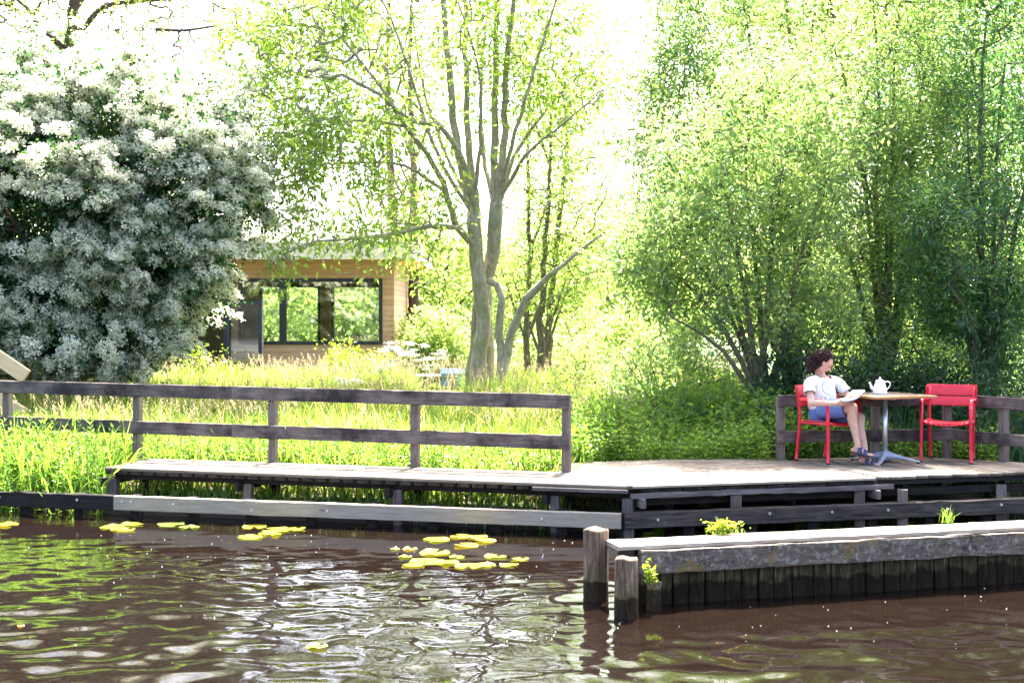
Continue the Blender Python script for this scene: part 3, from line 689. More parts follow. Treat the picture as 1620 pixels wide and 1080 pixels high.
wl(HL, -12.6, GZ, ZR); wl(-12.6, -11.9, GZ, 0.75); wl(-12.6, -11.9, 1.15, ZR); wl(-11.9, -10.6, GZ, ZR); wl(-10.6, -9.6, GZ, 0.5); wl(-10.6, -9.6, 2.6, ZR); wl(-9.6, dx0, GZ, ZR); wl(dx0, dx1, 2.62, ZR); wl(dx1, wx0, GZ, ZR); wl(wx0, wx1, GZ, wz0); wl(wx0, wx1, wz1, ZR); wl(wx1, HR, GZ, ZR)
bmbox(bm, HR - 0.2, HR, HD + 0.2, HD + 6, GZ, ZR); bmbox(bm, HL, HL + 0.2, HD + 0.2, HD + 6, GZ, ZR)
bmbox(bm, HL + .2, -7.4, HD + 5.8, HD + 6, GZ, ZR); bmbox(bm, -7.4, -3.4, HD + 5.8, HD + 6, GZ, 0.9); bmbox(bm, -7.4, -3.4, HD + 5.8, HD + 6, 3.0, ZR); bmbox(bm, -3.4, HR - 0.2, HD + 5.8, HD + 6, GZ, ZR); bmbox(bm, -5.6, -5.3, HD + 5.8, HD + 6, 0.9, 3.0)
link('wall', bmfin(bm, 'wall'), M_clad, house)
box_obj('floor', HL + .2, HR - .2, HD + .2, HD + 5.8, GZ, GZ + 0.1, M_white, house)
box_obj('partition', -8.9, -8.8, HD + .2, HD + 5.8, GZ + 0.1, ZR - 0.02, M_white, house); box_obj('partition', -7.95, -7.85, HD + .25, HD + 4, GZ + 0.1, ZR - 0.02, plain('plum_inner_wall', (0.06, 0.02, 0.035), 0.7), house)
bm = bmesh.new(); bmbox(bm, HL - 0.4, HR + 0.55, HD - 1.0, HD + 6.5, ZR, ZR + 0.03); rf = link('soffit', bmfin(bm, 'soffit'), M_soffit, house)
bm = bmesh.new(); bmbox(bm, HL - 0.42, HR + 0.57, HD - 1.02, HD - 0.98, ZR - 0.02, ZR + 0.36); bmbox(bm, HR + 0.53, HR + 0.57, HD - 0.98, HD + 6.5, ZR - 0.02, ZR + 0.36); bmbox(bm, HL - 0.44, HR + 0.60, HD - 1.05, HD + 6.6, ZR + 0.36, ZR + 0.39)
link('roof', bmfin(bm, 'roof'), M_fascia, house)
def window(x0, x1, z0, z1, y, mulls=(), fw=0.09, name='window'):
    bm = bmesh.new(); bmbox(bm, x0 + 0.003, x0 + fw, y - 0.05, y + 0.06, z0 + .003, z1 - .003); bmbox(bm, x1 - fw, x1 - .003, y - 0.05, y + 0.06, z0 + .003, z1 - .003)
    bmbox(bm, x0 + fw, x1 - fw, y - 0.05, y + 0.06, z0 + .003, z0 + fw); bmbox(bm, x0 + fw, x1 - fw, y - 0.05, y + 0.06, z1 - fw, z1 - .003)
    for mu, mw in mulls: bmbox(bm, mu, mu + mw, y - 0.052, y + 0.062, z0 + fw, z1 - fw)
    f = link(name, bmfin(bm, name), M_frame, house)
    ed = [x0 + fw] + [v for mu, mw in mulls for v in (mu, mu + mw)] + [x1 - fw]
    for i in range(0, len(ed), 2):
        bm = bmesh.new(); bmbox(bm, ed[i], ed[i + 1], y - 0.01, y + 0.01, z0 + fw, z1 - fw); g = link('pane', bmfin(bm, 'pane'), M_glass); g.parent = f
window(wx0, wx1, wz0, wz1, HD + 0.02, ((-5.78, 0.17),), 0.09)
window(-10.6, -9.6, 0.5, 2.6, HD + 0.02); window(-12.6, -11.9, 0.75, 1.15, HD + 0.02)
window(-7.4, -5.6, 0.9, 3.0, HD + 5.9); window(-5.3, -3.4, 0.9, 3.0, HD + 5.9)
bm = bmesh.new(); bmbox(bm, dx0, dx0 + 0.1, HD - .03, HD + .12, GZ, 2.62); bmbox(bm, dx1 - 0.1, dx1, HD - .03, HD + .12, GZ, 2.62); bmbox(bm, dx0 + .1, dx1 - .1, HD - .03, HD + .12, 2.52, 2.62); link('door_frame', bmfin(bm, 'door_frame'), M_frame, house)
# open glazed door leaf, swung out over the terrace
def dleaf():
    bm = bmesh.new(); L = 1.1; H0, H1 = 0.42, 2.46
    bmbox(bm, 0, .1, -.03, .03, H0, H1); bmbox(bm, L - .1, L, -.03, .03, H0, H1); bmbox(bm, .1, L - .1, -.03, .03, H1 - .1, H1); bmbox(bm, .1, L - .1, -.03, .03, H0, H0 + .2)
    o = link('door', bmfin(bm, 'door'), M_frame, house, world=False); o.location = Vector((dx1 - 0.02, HD - 0.06, 0)) - Vector(house.location); o.rotation_euler = (0, 0, R(-28))
    bm = bmesh.new(); bmbox(bm, .1, L - .1, -.01, .01, H0 + .2, H1 - .1); g = link('pane', bmfin(bm, 'pane'), M_glass, o, world=False)
    tb = bmesh.new(); bmbox(tb, L + .001, L + .02, -.02, .02, H0, H1); link('edge_trim', bmfin(tb, 'edge_trim'), M_bolt, o, world=False)
dleaf()
# terrace things beside the house
def quick(name, label, cat, mat, boxes, loc, rz=0, part='body'):
    e = empty(name, loc, label, cat); e.rotation_euler = (0, 0, rz)
    for pn, mt, bs in boxes:
        bm = bmesh.new()
        for b_ in bs: bmbox(bm, *b_, bev=0.006)
        link(pn, bmfin(bm, pn), mt or mat, e, world=False)
    return e
quick('planter_box', 'long low timber planter box standing beyond the house corner', 'planter', M_yel, [('body', M_yel, [(-0.8, .8, -.3, .3, .12, .40)]), ('rim', M_fascia, [(-.84, .84, -.34, .34, .402, .45)]), ('plinth', M_dark, [(-.72, .72, -.25, .25, 0, .118)])], (-1.95, 34, 0.62))
M_blue = plain('blue_plastic', (0.16, 0.30, 0.55), 0.5)
quick('blue_crate', 'pale blue plastic crate in the grass in front of the big tree', 'crate', M_blue,
      [('body', M_blue, [(-.26, .26, -.18, -.16, 0, .34), (-.26, .26, .16, .18, 0, .38), (-.26, -.24, -.158, .158, 0, .40), (.24, .26, -.158, .158, 0, .36), (-.24, .24, -.158, .158, 0, .02)]), ('rim', M_blue, [(-.28, .28, -.20, -.182, .26, .31)])], (-1.32, 29.5, 0.52), R(8))
quick('timber_pallet', 'low pale timber platform in the grass beside the blue crate', 'platform', M_plankw,
      [('boards', M_plankw, [(-.8, .8, -.5 + .2 * k, -.32 + .2 * k, .22, .25) for k in range(5)]), ('bearer', M_new, [(-.75, -.65, -.48, .45, 0, .218), (.65, .75, -.48, .45, 0, .218), (-.05, .05, -.48, .45, 0, .218)])], (-1.95, 29.8, 0.50), R(-6))
quick('garden_bench', 'long pale plank bench half hidden in the tall grass in front of the door', 'bench', M_plankw,
      [('seat', M_plankw, [(-1.1, 1.1, -.14, .14, .66, .70)]), ('leg', M_dark, [(-.9, -.84, -.12, .12, 0, .658)]), ('leg', M_dark, [(.84, .9, -.12, .12, 0, .658)])], (-7.4, 27.5, 0.52), R(3))
st = empty('wooden_steps', (-7.2, 18.4, 0.4), 'new pale timber handrail boards sloping down at the left edge', 'handrail')
a0, a1 = P(-70, 520, 18.3), P(42, 596, 18.3); board('handrail', a0, a1, 0.20, 0.06, M_yel, st)
a0, a1 = P(-70, 592, 18.3), P(42, 662, 18.3); board('string_board', a0, a1, 0.24, 0.06, M_yel, st)
board('post', P(-12, 700, 18.38), P(-12, 548, 18.38), 0.09, 0.09, M_yel, st, up=Vector((0, 1, 0)))
o = tube_obj('bank_stub', [P(33, 725, 16.2), P(33, 684, 16.2)], 0.085, M_post); tag(o, 'short old wooden stump in the reeds by the left fence post', 'stump')
o = tube_obj('marker_stick', [G(794, 800, 0.12) + Vector((0, .25, 0)), G(794, 800, 0.12) + Vector((0, .25, .36))], 0.014, M_bolt); o.data.materials.clear()
m, nt, b = newmat('red_white_stick'); sp = N(nt, "ShaderNodeSeparateXYZ"); tc = N(nt, "ShaderNodeTexCoord"); nt.links.new(tc.outputs["Object"], sp.inputs[0]); nt.links.new(ramp(nt, [(0.19, (0.7, 0.68, 0.65)), (0.20, (0.55, 0.03, 0.02))], sp.outputs[2]), b.inputs["Base Color"]); o.data.materials.append(m)
tag(o, 'thin red and white marker stick under the boardwalk', 'marker')
fh = empty('far_house', (5.4, 75, 0.5), 'distant red-roofed house glimpsed between the trees', 'house')
bm = bmesh.new(); bmbox(bm, 3.0, 9.0, 72, 78, 0.4, 2.9); link('wall', bmfin(bm, 'wall'), plain('pale_render', (0.5, 0.45, 0.38), 0.9), fh)
bm = bmesh.new(); vs = [bm.verts.new(v) for v in ((2.6, 71.6, 2.9), (9.4, 71.6, 2.9), (9.4, 78.4, 2.9), (2.6, 78.4, 2.9), (4.2, 75, 4.5), (7.8, 75, 4.5))]
for f in ((0, 1, 5, 4), (2, 3, 4, 5), (1, 2, 5), (3, 0, 4), (3, 2, 1, 0)): bm.faces.new([vs[i] for i in f])
link('roof', bmfin(bm, 'roof'), plain('orange_tiles', (0.50, 0.17, 0.07), 0.8, 0, 0.3, 3), fh)

# ------------------------------------------------------------------ trees
def PT(*l): return [np.array(P(*q)) for q in l]
def B(x, y, D, rx, ry, rz, w=1): p = P(x, y, D); return (p.x, p.y, p.z, rx, ry, rz, w)
# 1 hawthorn in blossom
def hawthorn():
    D = 21.5; base = P(95, 0, D); base.z = 0.5; base = tuple(base)
    limbs = []
    def L(r0, r1, *q): limbs.append((PT(*q), r0, r1))
    L(.20, .06, (90, 655, D), (95, 560, D), (85, 430, D), (110, 300, D + .2), (90, 170, D + .2))
    L(.14, .04, (100, 645, D), (150, 540, D - .2), (210, 430, D - .3), (280, 330, D - .2), (360, 300, D - .1))
    L(.13, .04, (80, 645, D), (30, 520, D), (-40, 420, D), (-110, 330, D))
    L(.10, .03, (92, 560, D), (150, 440, D - .8), (200, 350, D - 1.4))
    L(.10, .03, (90, 540, D), (60, 420, D - .8), (10, 330, D - 1.3))
    L(.09, .03, (100, 400, D), (170, 280, D + .3), (250, 190, D + .5))
    blobs = [B(70, 330, D, 2.7, 2.1, 2.2, 4), B(90, 330, D, 1.6, 1.2, 1.5, 1.6), B(170, 330, D, 1.0, 1.0, 1.0, .8), B(-30, 300, D, 1.2, 1.2, 1.2, 1.0), B(100, 190, D, 1.3, 1.0, .7, .8), B(290, 300, D - .1, 1.25, 1.4, 1.3, 1.6), B(180, 200, D + .2, 1.5, 1.3, 1.0, 1.3), B(235, 415, D - .2, 1.05, 1.2, 1.05, 1.3),
             B(360, 315, D, .62, .8, .6, .45), B(-130, 300, D, 2.2, 2, 2.3, 1.5), B(60, 470, D - .3, 2.2, 1.6, .85, 1.7), B(20, 150, D + .5, 1.4, 1.2, .8, .8), B(285, 440, D, .45, .7, .6, .45), B(120, 545, D - .6, 1.7, 1.0, .5, 1.5), B(-20, 520, D - .5, 1.4, 1.0, .7, 1.2)]
    def bl(root, a, b):
        f = np.min([np.linalg.norm((b - np.array(q[:3])) / np.array(q[3:6]), axis=1) for q in blobs], axis=0); cand = np.where(f > .70)[0]; cand = rng.permutation(cand); _, ui = np.unique(np.floor(b[cand] / .15).astype(int), axis=0, return_index=True); cand = cand[ui]; m = min(3600, len(cand)); print('lobes', len(cand)); n0 = b[rng.choice(cand, m, replace=False)]
        cen = np.array([-7.2, D + .6, 3.0]); out = nrm((n0 - cen) * np.array([1, 1, .9])); ax = nrm(out * .8 + np.array([0, 0, -.55]) + rng.normal(size=(m, 3)) * .25); up = nrm(out * .6 + np.array([0, 0, .8])); sd = nrm(np.cross(ax, up)); up = np.cross(sd, ax)
        sc = rng.uniform(.5, 1.3, m); per = 18; rep = np.repeat(np.arange(m), per); th = rng.uniform(-.35, 3.5, m * per); u = rng.uniform(-1, 1, m * per); w_ = np.sqrt(1 - u * u * .85)
        C0 = n0[rep] + (ax[rep] * (u * .17)[:, None] + sd[rep] * (np.cos(th) * w_ * .10)[:, None] + up[rep] * (np.sin(th) * w_ * .06)[:, None]) * sc[rep][:, None]; N0 = nrm(sd[rep] * np.cos(th)[:, None] * .8 + up[rep] * np.sin(th)[:, None])
        q = 9; r2 = np.repeat(np.arange(len(C0)), q); C = C0[r2] + rng.normal(size=(len(r2), 3)) * .024 + N0[r2] * .015
        leaf_obj('blossom', C, nrm(rng.normal(size=C.shape)), .038 * rng.uniform(.7, 1.3, len(C)), .034, M_blossom, root, 1.5, np.clip(rng.random(m)[rep][r2] * .6 + rng.random(len(C)) * .4, 0, 1))
    build_tree('hawthorn_tree', 'broad hawthorn covered in white may blossom overhanging the house on the left', 'tree', base, limbs, blobs, 7600, M_bark_dark, L_haw,
               leaf=(.075, .055), per=9, spread=.13, droop=.35, clumps=430, cspread=np.array([.26,.26,.15]), shell=.72, ragged=.25, extra=bl, twig_bow=.2, floor=.95)
hawthorn()
# 2 sparse tree behind the hawthorn
D = 30
build_tree('sparse_tree', 'dark bare-limbed tree with a few young leaves rising behind the hawthorn', 'tree', (-9.9, D, .5),
    [(PT((112, 620, D), (112, 300, D), (112, 80, D), (118, -60, D), (112, -260, D)), .26, .05), (PT((118, 85, D), (190, 50, D - .5), (300, 48, D - 1), (350, 40, D - 1)), .09, .02),
     (PT((114, 60, D), (170, 10, D), (260, 0, D), (390, -10, D + .5)), .08, .02), (PT((112, 90, D), (80, 60, D), (40, 10, D), (-10, -20, D)), .08, .02), (PT((115, 20, D), (160, -40, D), (220, -120, D)), .08, .02)],
    [B(120, 30, D, 2.4, 1.8, 1.3, 4), B(270, 50, D, 2.0, 1.2, 1.0, 3), B(80, -230, D, 4.6, 3, 2.0, 9), B(20, 60, D, 1.8, 1.5, 1.1, 2.5)], 2600, M_bark_dark, L_ash, leaf=(.085, .045), per=2.2, spread=.10, shell=.2, tip=.007)
# 3 the big central ash with two pollard heads
D = 23.5
def ash():
    limbs = []
    def L(r0, r1, *q): limbs.append((PT(*q), r0, r1))
    L(.145, .13, (757, 640, D), (757, 575, D), (763, 500, D), (758, 440, D), (754, 380, D), (750, 335, D))          # left trunk
    L(.12, .135, (772, 640, D + .35), (770, 560, D + .4), (768, 450, D + .35), (780, 395, D + .15), (784, 350, D), (786, 322, D))   # right trunk
    L(.07, .07, (742, 640, D + .2), (747, 560, D + .3), (757, 470, D + .1))
    L(.09, .065, (792, 650, D - .2), (793, 560, D - .2), (790, 500, D - .2), (796, 475, D - .25), (788, 450, D - .2), (773, 443, D - .1))
    L(.085, .07, (795, 590, D - .2), (808, 530, D - .3), (832, 475, D - .5), (858, 448, D - .7)); L(.06, .018, (834, 472, D - .5), (868, 438, D - .8), (912, 401, D - 1), (960, 365, D - 1.2))
    L(.085, .035, (748, 335, D), (726, 240, D), (713, 140, D), (706, 50, D), (700, -80, D - .2), (690, -200, D - .3))
    L(.08, .03, (752, 335, D), (742, 220, D + .3), (736, 60, D + .5), (742, -90, D + .7))
    L(.07, .025, (755, 338, D), (730, 250, D - .4), (695, 200, D - .8), (650, 192, D - 1.2), (600, 150, D - 1.5), (540, 118, D - 1.8))
    L(.085, .035, (783, 325, D), (783, 200, D + .1), (785, 60, D + .1), (795, -100, D))
    L(.08, .03, (788, 325, D), (797, 230, D - .2), (801, 110, D - .4), (812, 0, D - .6), (830, -120, D - .8))
    L(.05, .015, (790, 322, D), (812, 250, D + .3), (855, 185, D + .6), (905, 130, D + .9), (955, 85, D + 1.1))
    L(.045, .014, (788, 320, D), (832, 245, D - .6), (880, 205, D - 1), (945, 150, D - 1.2))
    L(.045, .014, (788, 316, D), (815, 210, D - .8), (845, 110, D - 1), (880, 0, D - 1.2), (900, -70, D - 1.3))
    L(.05, .015, (781, 325, D), (765, 240, D + .6), (762, 120, D + 1), (775, -20, D + 1.4))
    L(.045, .014, (748, 330, D), (758, 230, D - .5), (757, 110, D - .9), (720, -10, D - 1.2))
    L(.042, .014, (746, 330, D), (700, 230, D + .6), (668, 130, D + 1), (650, 0, D + 1.3))
    L(.042, .014, (744, 332, D), (690, 240, D - .7), (630, 60, D - 1.2), (590, -30, D - 1.4))
    L(.07, .02, (744, 382, D), (722, 355, D - .2), (700, 290, D - .5), (676, 245, D - .8), (640, 200, D - 1.1), (600, 135, D - 1.4), (540, 60, D - 1.6))
    L(.055, .014, (748, 385, D - .1), (725, 362, D - .5), (680, 357, D - .9), (620, 370, D - 1.4), (560, 378, D - 1.9), (500, 382, D - 2.2), (450, 402, D - 2.5))
    L(.035, .012, (700, 300, D - .5), (640, 262, D - 1), (570, 258, D - 1.4), (500, 262, D - 1.8), (430, 290, D - 2))
    L(.03, .01, (640, 200, D - 1.1), (560, 190, D - 1.4), (480, 210, D - 1.7), (410, 235, D - 2))
    blobs = [B(640, 40, D, 2.5, 2.3, 1.5, 2.2), B(500, 90, D - .6, 1.5, 1.6, 1.5, 2.0), B(480, 180, D - 1.2, 1.1, 1.3, 1.1, 1.3), B(450, 30, D - .5, 1.0, 1.4, 1.0, 1.0), B(560, 230, D - 1.4, 1.2, 1.2, .8, .8),
             B(850, 50, D, 1.3, 2.0, 1.2, 1.9), B(900, 150, D, .75, 1.2, .7, .7), B(740, -160, D, 3.6, 3.0, 1.9, 4), B(560, 385, D - 2.0, 1.2, .6, .30, .22), B(470, 310, D - 1.8, .9, 1.0, .7, .6), B(450, 415, D - 2.4, .5, .5, .28, .16), B(510, 445, D - 2.4, .35, .4, .25, .06), B(400, 120, D, .5, .9, .8, .4), B(620, 300, D - 1, 1.0, 1.0, .7, .35),
             B(720, 150, D, 1.6, 1.6, 1.2, .8), B(890, 250, D + .4, .5, .8, .5, .25), B(650, 380, D - .4, .8, .8, .5, .4)]
    build_tree('ash_tree', 'tall two-headed pollard tree with pale forked trunks and airy yellow-green crown', 'tree', (-0.6, D, .5), limbs, blobs, 3000, M_bark_ash, L_ash,
               leaf=(.13, .055), per=4.4, spread=.12, droop=.35, clumps=420, cspread=.27, shell=.35, tip=.006, twig_bow=.18, floor=2.3, ragged=.3)
    # reach beyond the frame, so that its shadow and reflection are right
ash()
# 4 two dark trunks behind the house corner
def slim(name, label, x0, x1, x2, D, r, tops, n, leafm, barkm, leaf=(.09, .045), per=4, **k):
    limbs = [(PT((x0, 620, D), (x1, 450, D), (x2, 250, D), (x2 - 5, 80, D), (x2 + 4, -60, D)), r, .03)]
    for i in range(4): xx = x2 + random.choice((-1, 1)) * random.uniform(30, 70); y0 = random.uniform(180, 420); limbs.append((PT((x1 + (x2 - x1) * (450 - y0) / 200, y0, D), ((xx + x2) / 2, y0 - 50, D + .3), (xx, y0 - 130, D + .5)), .05, .012))
    return build_tree(name, label, 'tree', (P(x0, 600, D).x, D, .5), limbs, tops, n, barkm, leafm, leaf=leaf, per=per, shell=.25, tip=.007, **k)
slim('slender_tree', 'dark brown slanting trunk just behind the right corner of the house, left of two', 632, 628, 617, 38, .21, [B(600, 160, 38, 1.6, 1.4, 2.4, 1), B(610, 330, 38, .9, .8, 1.2, .5)], 170, L_ash, M_bark_dark)
slim('slender_tree', 'dark brown upright trunk just behind the right corner of the house, right of two', 646, 655, 653, 37, .20, [B(660, 130, 37, 1.3, 1.4, 2.4, 1), B(670, 360, 37, 1.0, .8, 1.5, .8)], 200, L_ash, M_bark_dark)
# 5 slim trees right of the ash
def slim2(label, pts, D, r, blobs, n, leafm=L_ash, per=5):
    limbs = [(PT(*[(x, y, D) for x, y in pts]), r, .02)]
    for i in range(5):
        k = random.randint(1, len(pts) - 2); x, y = pts[k]; s = random.choice((-1, 1)); limbs.append((PT((x, y, D), (x + s * 18, y - 50, D + .2), (x + s * 42, y - 120, D + .3)), .04, .012))
    build_tree('slender_tree', label, 'tree', (P(pts[0][0], 600, D).x, D, .5), limbs, blobs, n, M_bark_mid, leafm, leaf=(.085, .045), per=per, shell=.25, tip=.006)
slim2('thin upright young tree right of the big forked tree, leftmost of three', [(830, 630), (833, 540), (838, 400), (835, 250), (838, 150)], 28, .085, [B(835, 260, 28, .7, .8, 1.8, 1), B(820, 420, 28, .7, .6, .9, .6)], 260)
slim2('thin straight young tree right of the big forked tree, middle one of three', [(852, 640), (854, 560), (862, 400), (870, 260), (872, 150)], 27, .10, [B(880, 260, 27, .8, .8, 2.0, 1), B(880, 440, 27, .9, .7, .9, .8)], 330)
slim2('thin leaning young tree right of the big forked tree, rightmost of three', [(864, 630), (868, 540), (880, 400), (895, 260), (900, 130)], 28.5, .11, [B(915, 270, 28.5, 1.1, .9, 2.1, 1), B(950, 380, 28.5, 1.0, .8, 1.2, .8)], 460)
# 6 willows on the right
def stems(x0, y0, D0, tgt, r, D1=None):
    out = []
    for (x, y, dd) in tgt:
        xm = x0 + (x - x0) * .38 + random.uniform(-10, 10); ym = y0 + (y - y0) * .48; out.append((PT((x0 + random.uniform(-9, 9), y0 + 30, D0), (xm, ym, D0 + dd * .4), ((xm + x) / 2 + random.uniform(-8, 8), (ym + y) / 2 - 8, D0 + dd * .75), (x, y, D0 + dd)), r * random.uniform(.7, 1.1), .012))
    return out
D = 16.6
build_tree('willow_tree', 'spreading willow with grey stems fanning from one stool left of the seated woman', 'tree', (3.15, D, .4),
    stems(1212, 610, D, [(1040, 400, -.2), (1085, 330, .3), (1120, 230, -.1), (1010, 330, .5), (1180, 200, .4), (1245, 240, 0), (1300, 330, -.3), (1060, 500, -.5), (1330, 430, .2)], .055),
    [B(1090, 400, D, .85, .9, .9, 1.6), B(1160, 280, D, .9, .9, .9, 1.5), B(1060, 300, D, .5, .8, .8, .7), B(1250, 400, D, .8, .8, .9, 1.1), B(1020, 430, D - .1, .45, .5, .35, .4), B(1270, 270, D, .6, .8, .8, .8), B(1180, 490, D, .8, .7, .45, .6), B(1130, 190, D, .55, .5, .5, .35), B(1210, 160, D, .5, .5, .5, .35), B(1300, 200, D, .5, .5, .6, .35), B(1040, 210, D, .25, .3, .5, .12), B(1290, 500, D + .1, .5, .5, .4, .5)],
    1900, M_bark_mid, L_willow, leaf=(.085, .034), per=7, spread=.085, droop=.1, clumps=330, cspread=.17, shell=.3, tip=.0035, ragged=.32, floor=.9)
D = 19.5
build_tree('willow_tree', 'tall sunlit willow with upright wands rising behind the spreading one', 'tree', (3.9, D, .4),
    stems(1260, 610, D, [(1060, 120, 0), (1110, 20, .3), (1170, -20, 0), (1240, -30, .4), (1290, -20, 0), (1200, 150, .6), (1330, 60, -.3), (1020, 200, .4), (1140, 240, -.4)], .085),
    [B(1180, 90, D, 1.3, 1.2, 1.5, 2.4), B(1120, 40, D, .8, 1, 1.2, 1.0), B(1120, 300, D, 1.0, 1, .8, .8), B(1050, 250, D, .6, .8, .8, .5), B(1270, 200, D, 1.2, 1.1, 1.4, 1.8), B(1080, 190, D, .65, .9, 1.3, .9), B(1190, -20, D, 1.4, 1.0, .7, .8), B(1170, 340, D, 1.1, 1.0, 1.0, .9), B(1060, 60, D, .45, .6, 1.0, .35), B(1030, 140, D, .35, .5, .8, .2), B(1110, 160, D, .8, .8, .9, .8), B(1300, 400, D, .9, .8, 1, .8)],
    2500, M_bark_mid, L_willow, leaf=(.095, .032), per=7.5, spread=.10, droop=.15, clumps=330, cspread=.2, shell=.3, tip=.004, ragged=.4, floor=1.0)
D = 18.2
build_tree('willow_tree', 'dense tall willow directly behind the table and the chairs', 'tree', (5.1, D, .4),
    stems(1400, 620, D, [(1330, 100, .2), (1380, -20, .4), (1430, -60, 0), (1480, 40, .3), (1360, 250, -.4), (1510, 160, 0), (1400, 330, -.7), (1450, 230, .2), (1310, 330, .3)], .07),
    [B(1400, 120, D, 1.15, 1.1, 1.5, 2.2), B(1480, 250, D, 1.0, 1.1, 1.3, 1.5), B(1370, 330, D, .9, 1.0, 1.1, 1.3), B(1420, -20, D, 1.3, 1.0, .7, .8), B(1440, 440, D + .1, 1.2, .8, .75, 1.3), B(1330, 500, D + .2, .7, .5, .5, .6), B(1480, 550, D + .4, 1.1, .4, .45, .8)],
    2700, M_bark_mid, L_willow, leaf=(.09, .030), per=7.5, spread=.095, droop=.1, clumps=360, cspread=.18, shell=.3, tip=.0035, ragged=.32, floor=.75)
D = 16.9
build_tree('willow_tree', 'dark blue-green narrow-leaved willow filling the right edge above the deck railing', 'tree', (5.9, D, .4),
    stems(1560, 620, D, [(1470, 330, -.4), (1530, 200, 0), (1590, 100, .2), (1650, 180, 0), (1500, 450, -.6), (1600, 320, -.7), (1700, 300, .1), (1560, 30, .3)], .06),
    [B(1530, 380, D - .2, .75, .8, .9, 1.7), B(1600, 250, D, .8, .9, 1.1, 1.6), B(1590, 480, D - .2, .75, .6, .5, 1.2), B(1570, 80, D + .3, .8, .8, 1.1, 1.0), B(1720, 300, D, .9, .9, 1.6, 1.2), B(1600, -30, D + .4, 1.0, .7, .6, .5), B(1500, 480, D + .2, .6, .5, .5, .6), B(1620, 570, D, .8, .4, .35, .6)],
    2300, M_bark_mid, L_dwillow, leaf=(.10, .024), per=8.5, spread=.085, droop=.15, clumps=300, cspread=.17, shell=.3, tip=.0035, ragged=.32, floor=.75)
D = 24
build_tree('poplar_tree', 'pale tall tree closing the gap far behind the willows', 'tree', (8.0, D, .4),
    stems(1480, 620, D, [(1400, -100, 0), (1500, -140, .3), (1600, -100, 0), (1650, 50, .2), (1330, 60, -.2)], .1),
    [B(1380, 40, D, 1.7, 1.4, 2.0, 2), B(1230, 30, D, 1.3, 1.2, 1.8, 1.4), B(1230, 260, D, 1.3, 1.2, 1.3, 1), B(1560, 40, D, 1.6, 1.4, 2.0, 2), B(1480, -200, D, 2.6, 2, 1.4, 2), B(1450, -380, D, 3.2, 2, 1.6, 1.6), B(1350, 300, D, 1.6, 1.2, 1.4, 1), B(1560, 330, D, 1.6, 1.2, 1.6, 1.3), B(1420, 490, D, 2.0, 1, .8, 1.0)],
    2600, M_bark_mid, L_far, leaf=(.13, .06), per=9, spread=.15, droop=.15, clumps=240, cspread=.3, shell=.3, tip=.006)
# 7 far trees and bushes closing the horizon
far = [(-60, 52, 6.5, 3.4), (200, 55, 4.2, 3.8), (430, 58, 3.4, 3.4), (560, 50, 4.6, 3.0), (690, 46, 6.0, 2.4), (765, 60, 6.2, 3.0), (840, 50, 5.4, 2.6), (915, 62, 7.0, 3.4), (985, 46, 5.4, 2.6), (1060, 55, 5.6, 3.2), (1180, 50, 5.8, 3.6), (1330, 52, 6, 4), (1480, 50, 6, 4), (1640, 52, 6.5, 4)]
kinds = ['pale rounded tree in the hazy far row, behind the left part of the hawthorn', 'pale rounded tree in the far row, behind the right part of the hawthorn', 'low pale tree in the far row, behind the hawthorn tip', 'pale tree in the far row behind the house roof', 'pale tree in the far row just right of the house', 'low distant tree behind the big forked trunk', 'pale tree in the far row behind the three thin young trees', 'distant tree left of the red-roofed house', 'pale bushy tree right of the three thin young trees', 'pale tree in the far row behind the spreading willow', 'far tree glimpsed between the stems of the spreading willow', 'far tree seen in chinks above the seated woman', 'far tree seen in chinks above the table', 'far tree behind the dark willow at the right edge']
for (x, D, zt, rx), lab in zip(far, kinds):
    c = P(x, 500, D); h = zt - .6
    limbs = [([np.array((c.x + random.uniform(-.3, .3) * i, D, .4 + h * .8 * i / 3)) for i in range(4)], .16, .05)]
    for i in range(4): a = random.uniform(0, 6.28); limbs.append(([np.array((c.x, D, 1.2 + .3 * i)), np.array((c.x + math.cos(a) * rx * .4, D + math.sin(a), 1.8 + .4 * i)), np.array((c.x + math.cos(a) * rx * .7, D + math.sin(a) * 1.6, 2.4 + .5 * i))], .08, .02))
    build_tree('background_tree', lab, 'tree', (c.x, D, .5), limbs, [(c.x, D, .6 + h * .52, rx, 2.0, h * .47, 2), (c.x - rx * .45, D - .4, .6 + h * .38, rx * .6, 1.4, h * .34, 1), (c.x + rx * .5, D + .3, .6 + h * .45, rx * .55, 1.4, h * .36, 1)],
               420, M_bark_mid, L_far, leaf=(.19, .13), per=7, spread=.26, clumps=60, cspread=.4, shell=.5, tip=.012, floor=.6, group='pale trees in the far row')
# 8 bushes
def bush(label, x, D, rx, h, n, leafm, leaf=(.08, .04), per=9, sp=.09, ry=None, dr=.1, name='bush'):
    c = P(x, 500, D); z0 = float(ground_z(np.array(c.x), np.array(D)))
    limbs = [([np.array((c.x, D, z0 - .02)), np.array((c.x + math.cos(a) * rx * .35, D + math.sin(a) * .25, z0 + h * .45)), np.array((c.x + math.cos(a) * rx * .7, D + math.sin(a) * .5, z0 + h * .8))], .02, .006) for a in np.linspace(0, 6.28, 7)[:-1]]
    return build_tree(name, label, 'bush', (c.x, D, z0), limbs, [(c.x, D, z0 + h * .5, rx, ry or rx * .8, h * .52, 2), (c.x + rx * .5, D - .1, z0 + h * .35, rx * .6, rx * .5, h * .35, 1), (c.x - rx * .5, D, z0 + h * .38, rx * .6, rx * .5, h * .38, 1)],
               n, M_bark_mid, leafm, leaf=leaf, per=per, spread=sp, droop=dr, clumps=max(10, n // 8), cspread=.14, shell=.4, tip=.004, floor=z0 + .05)
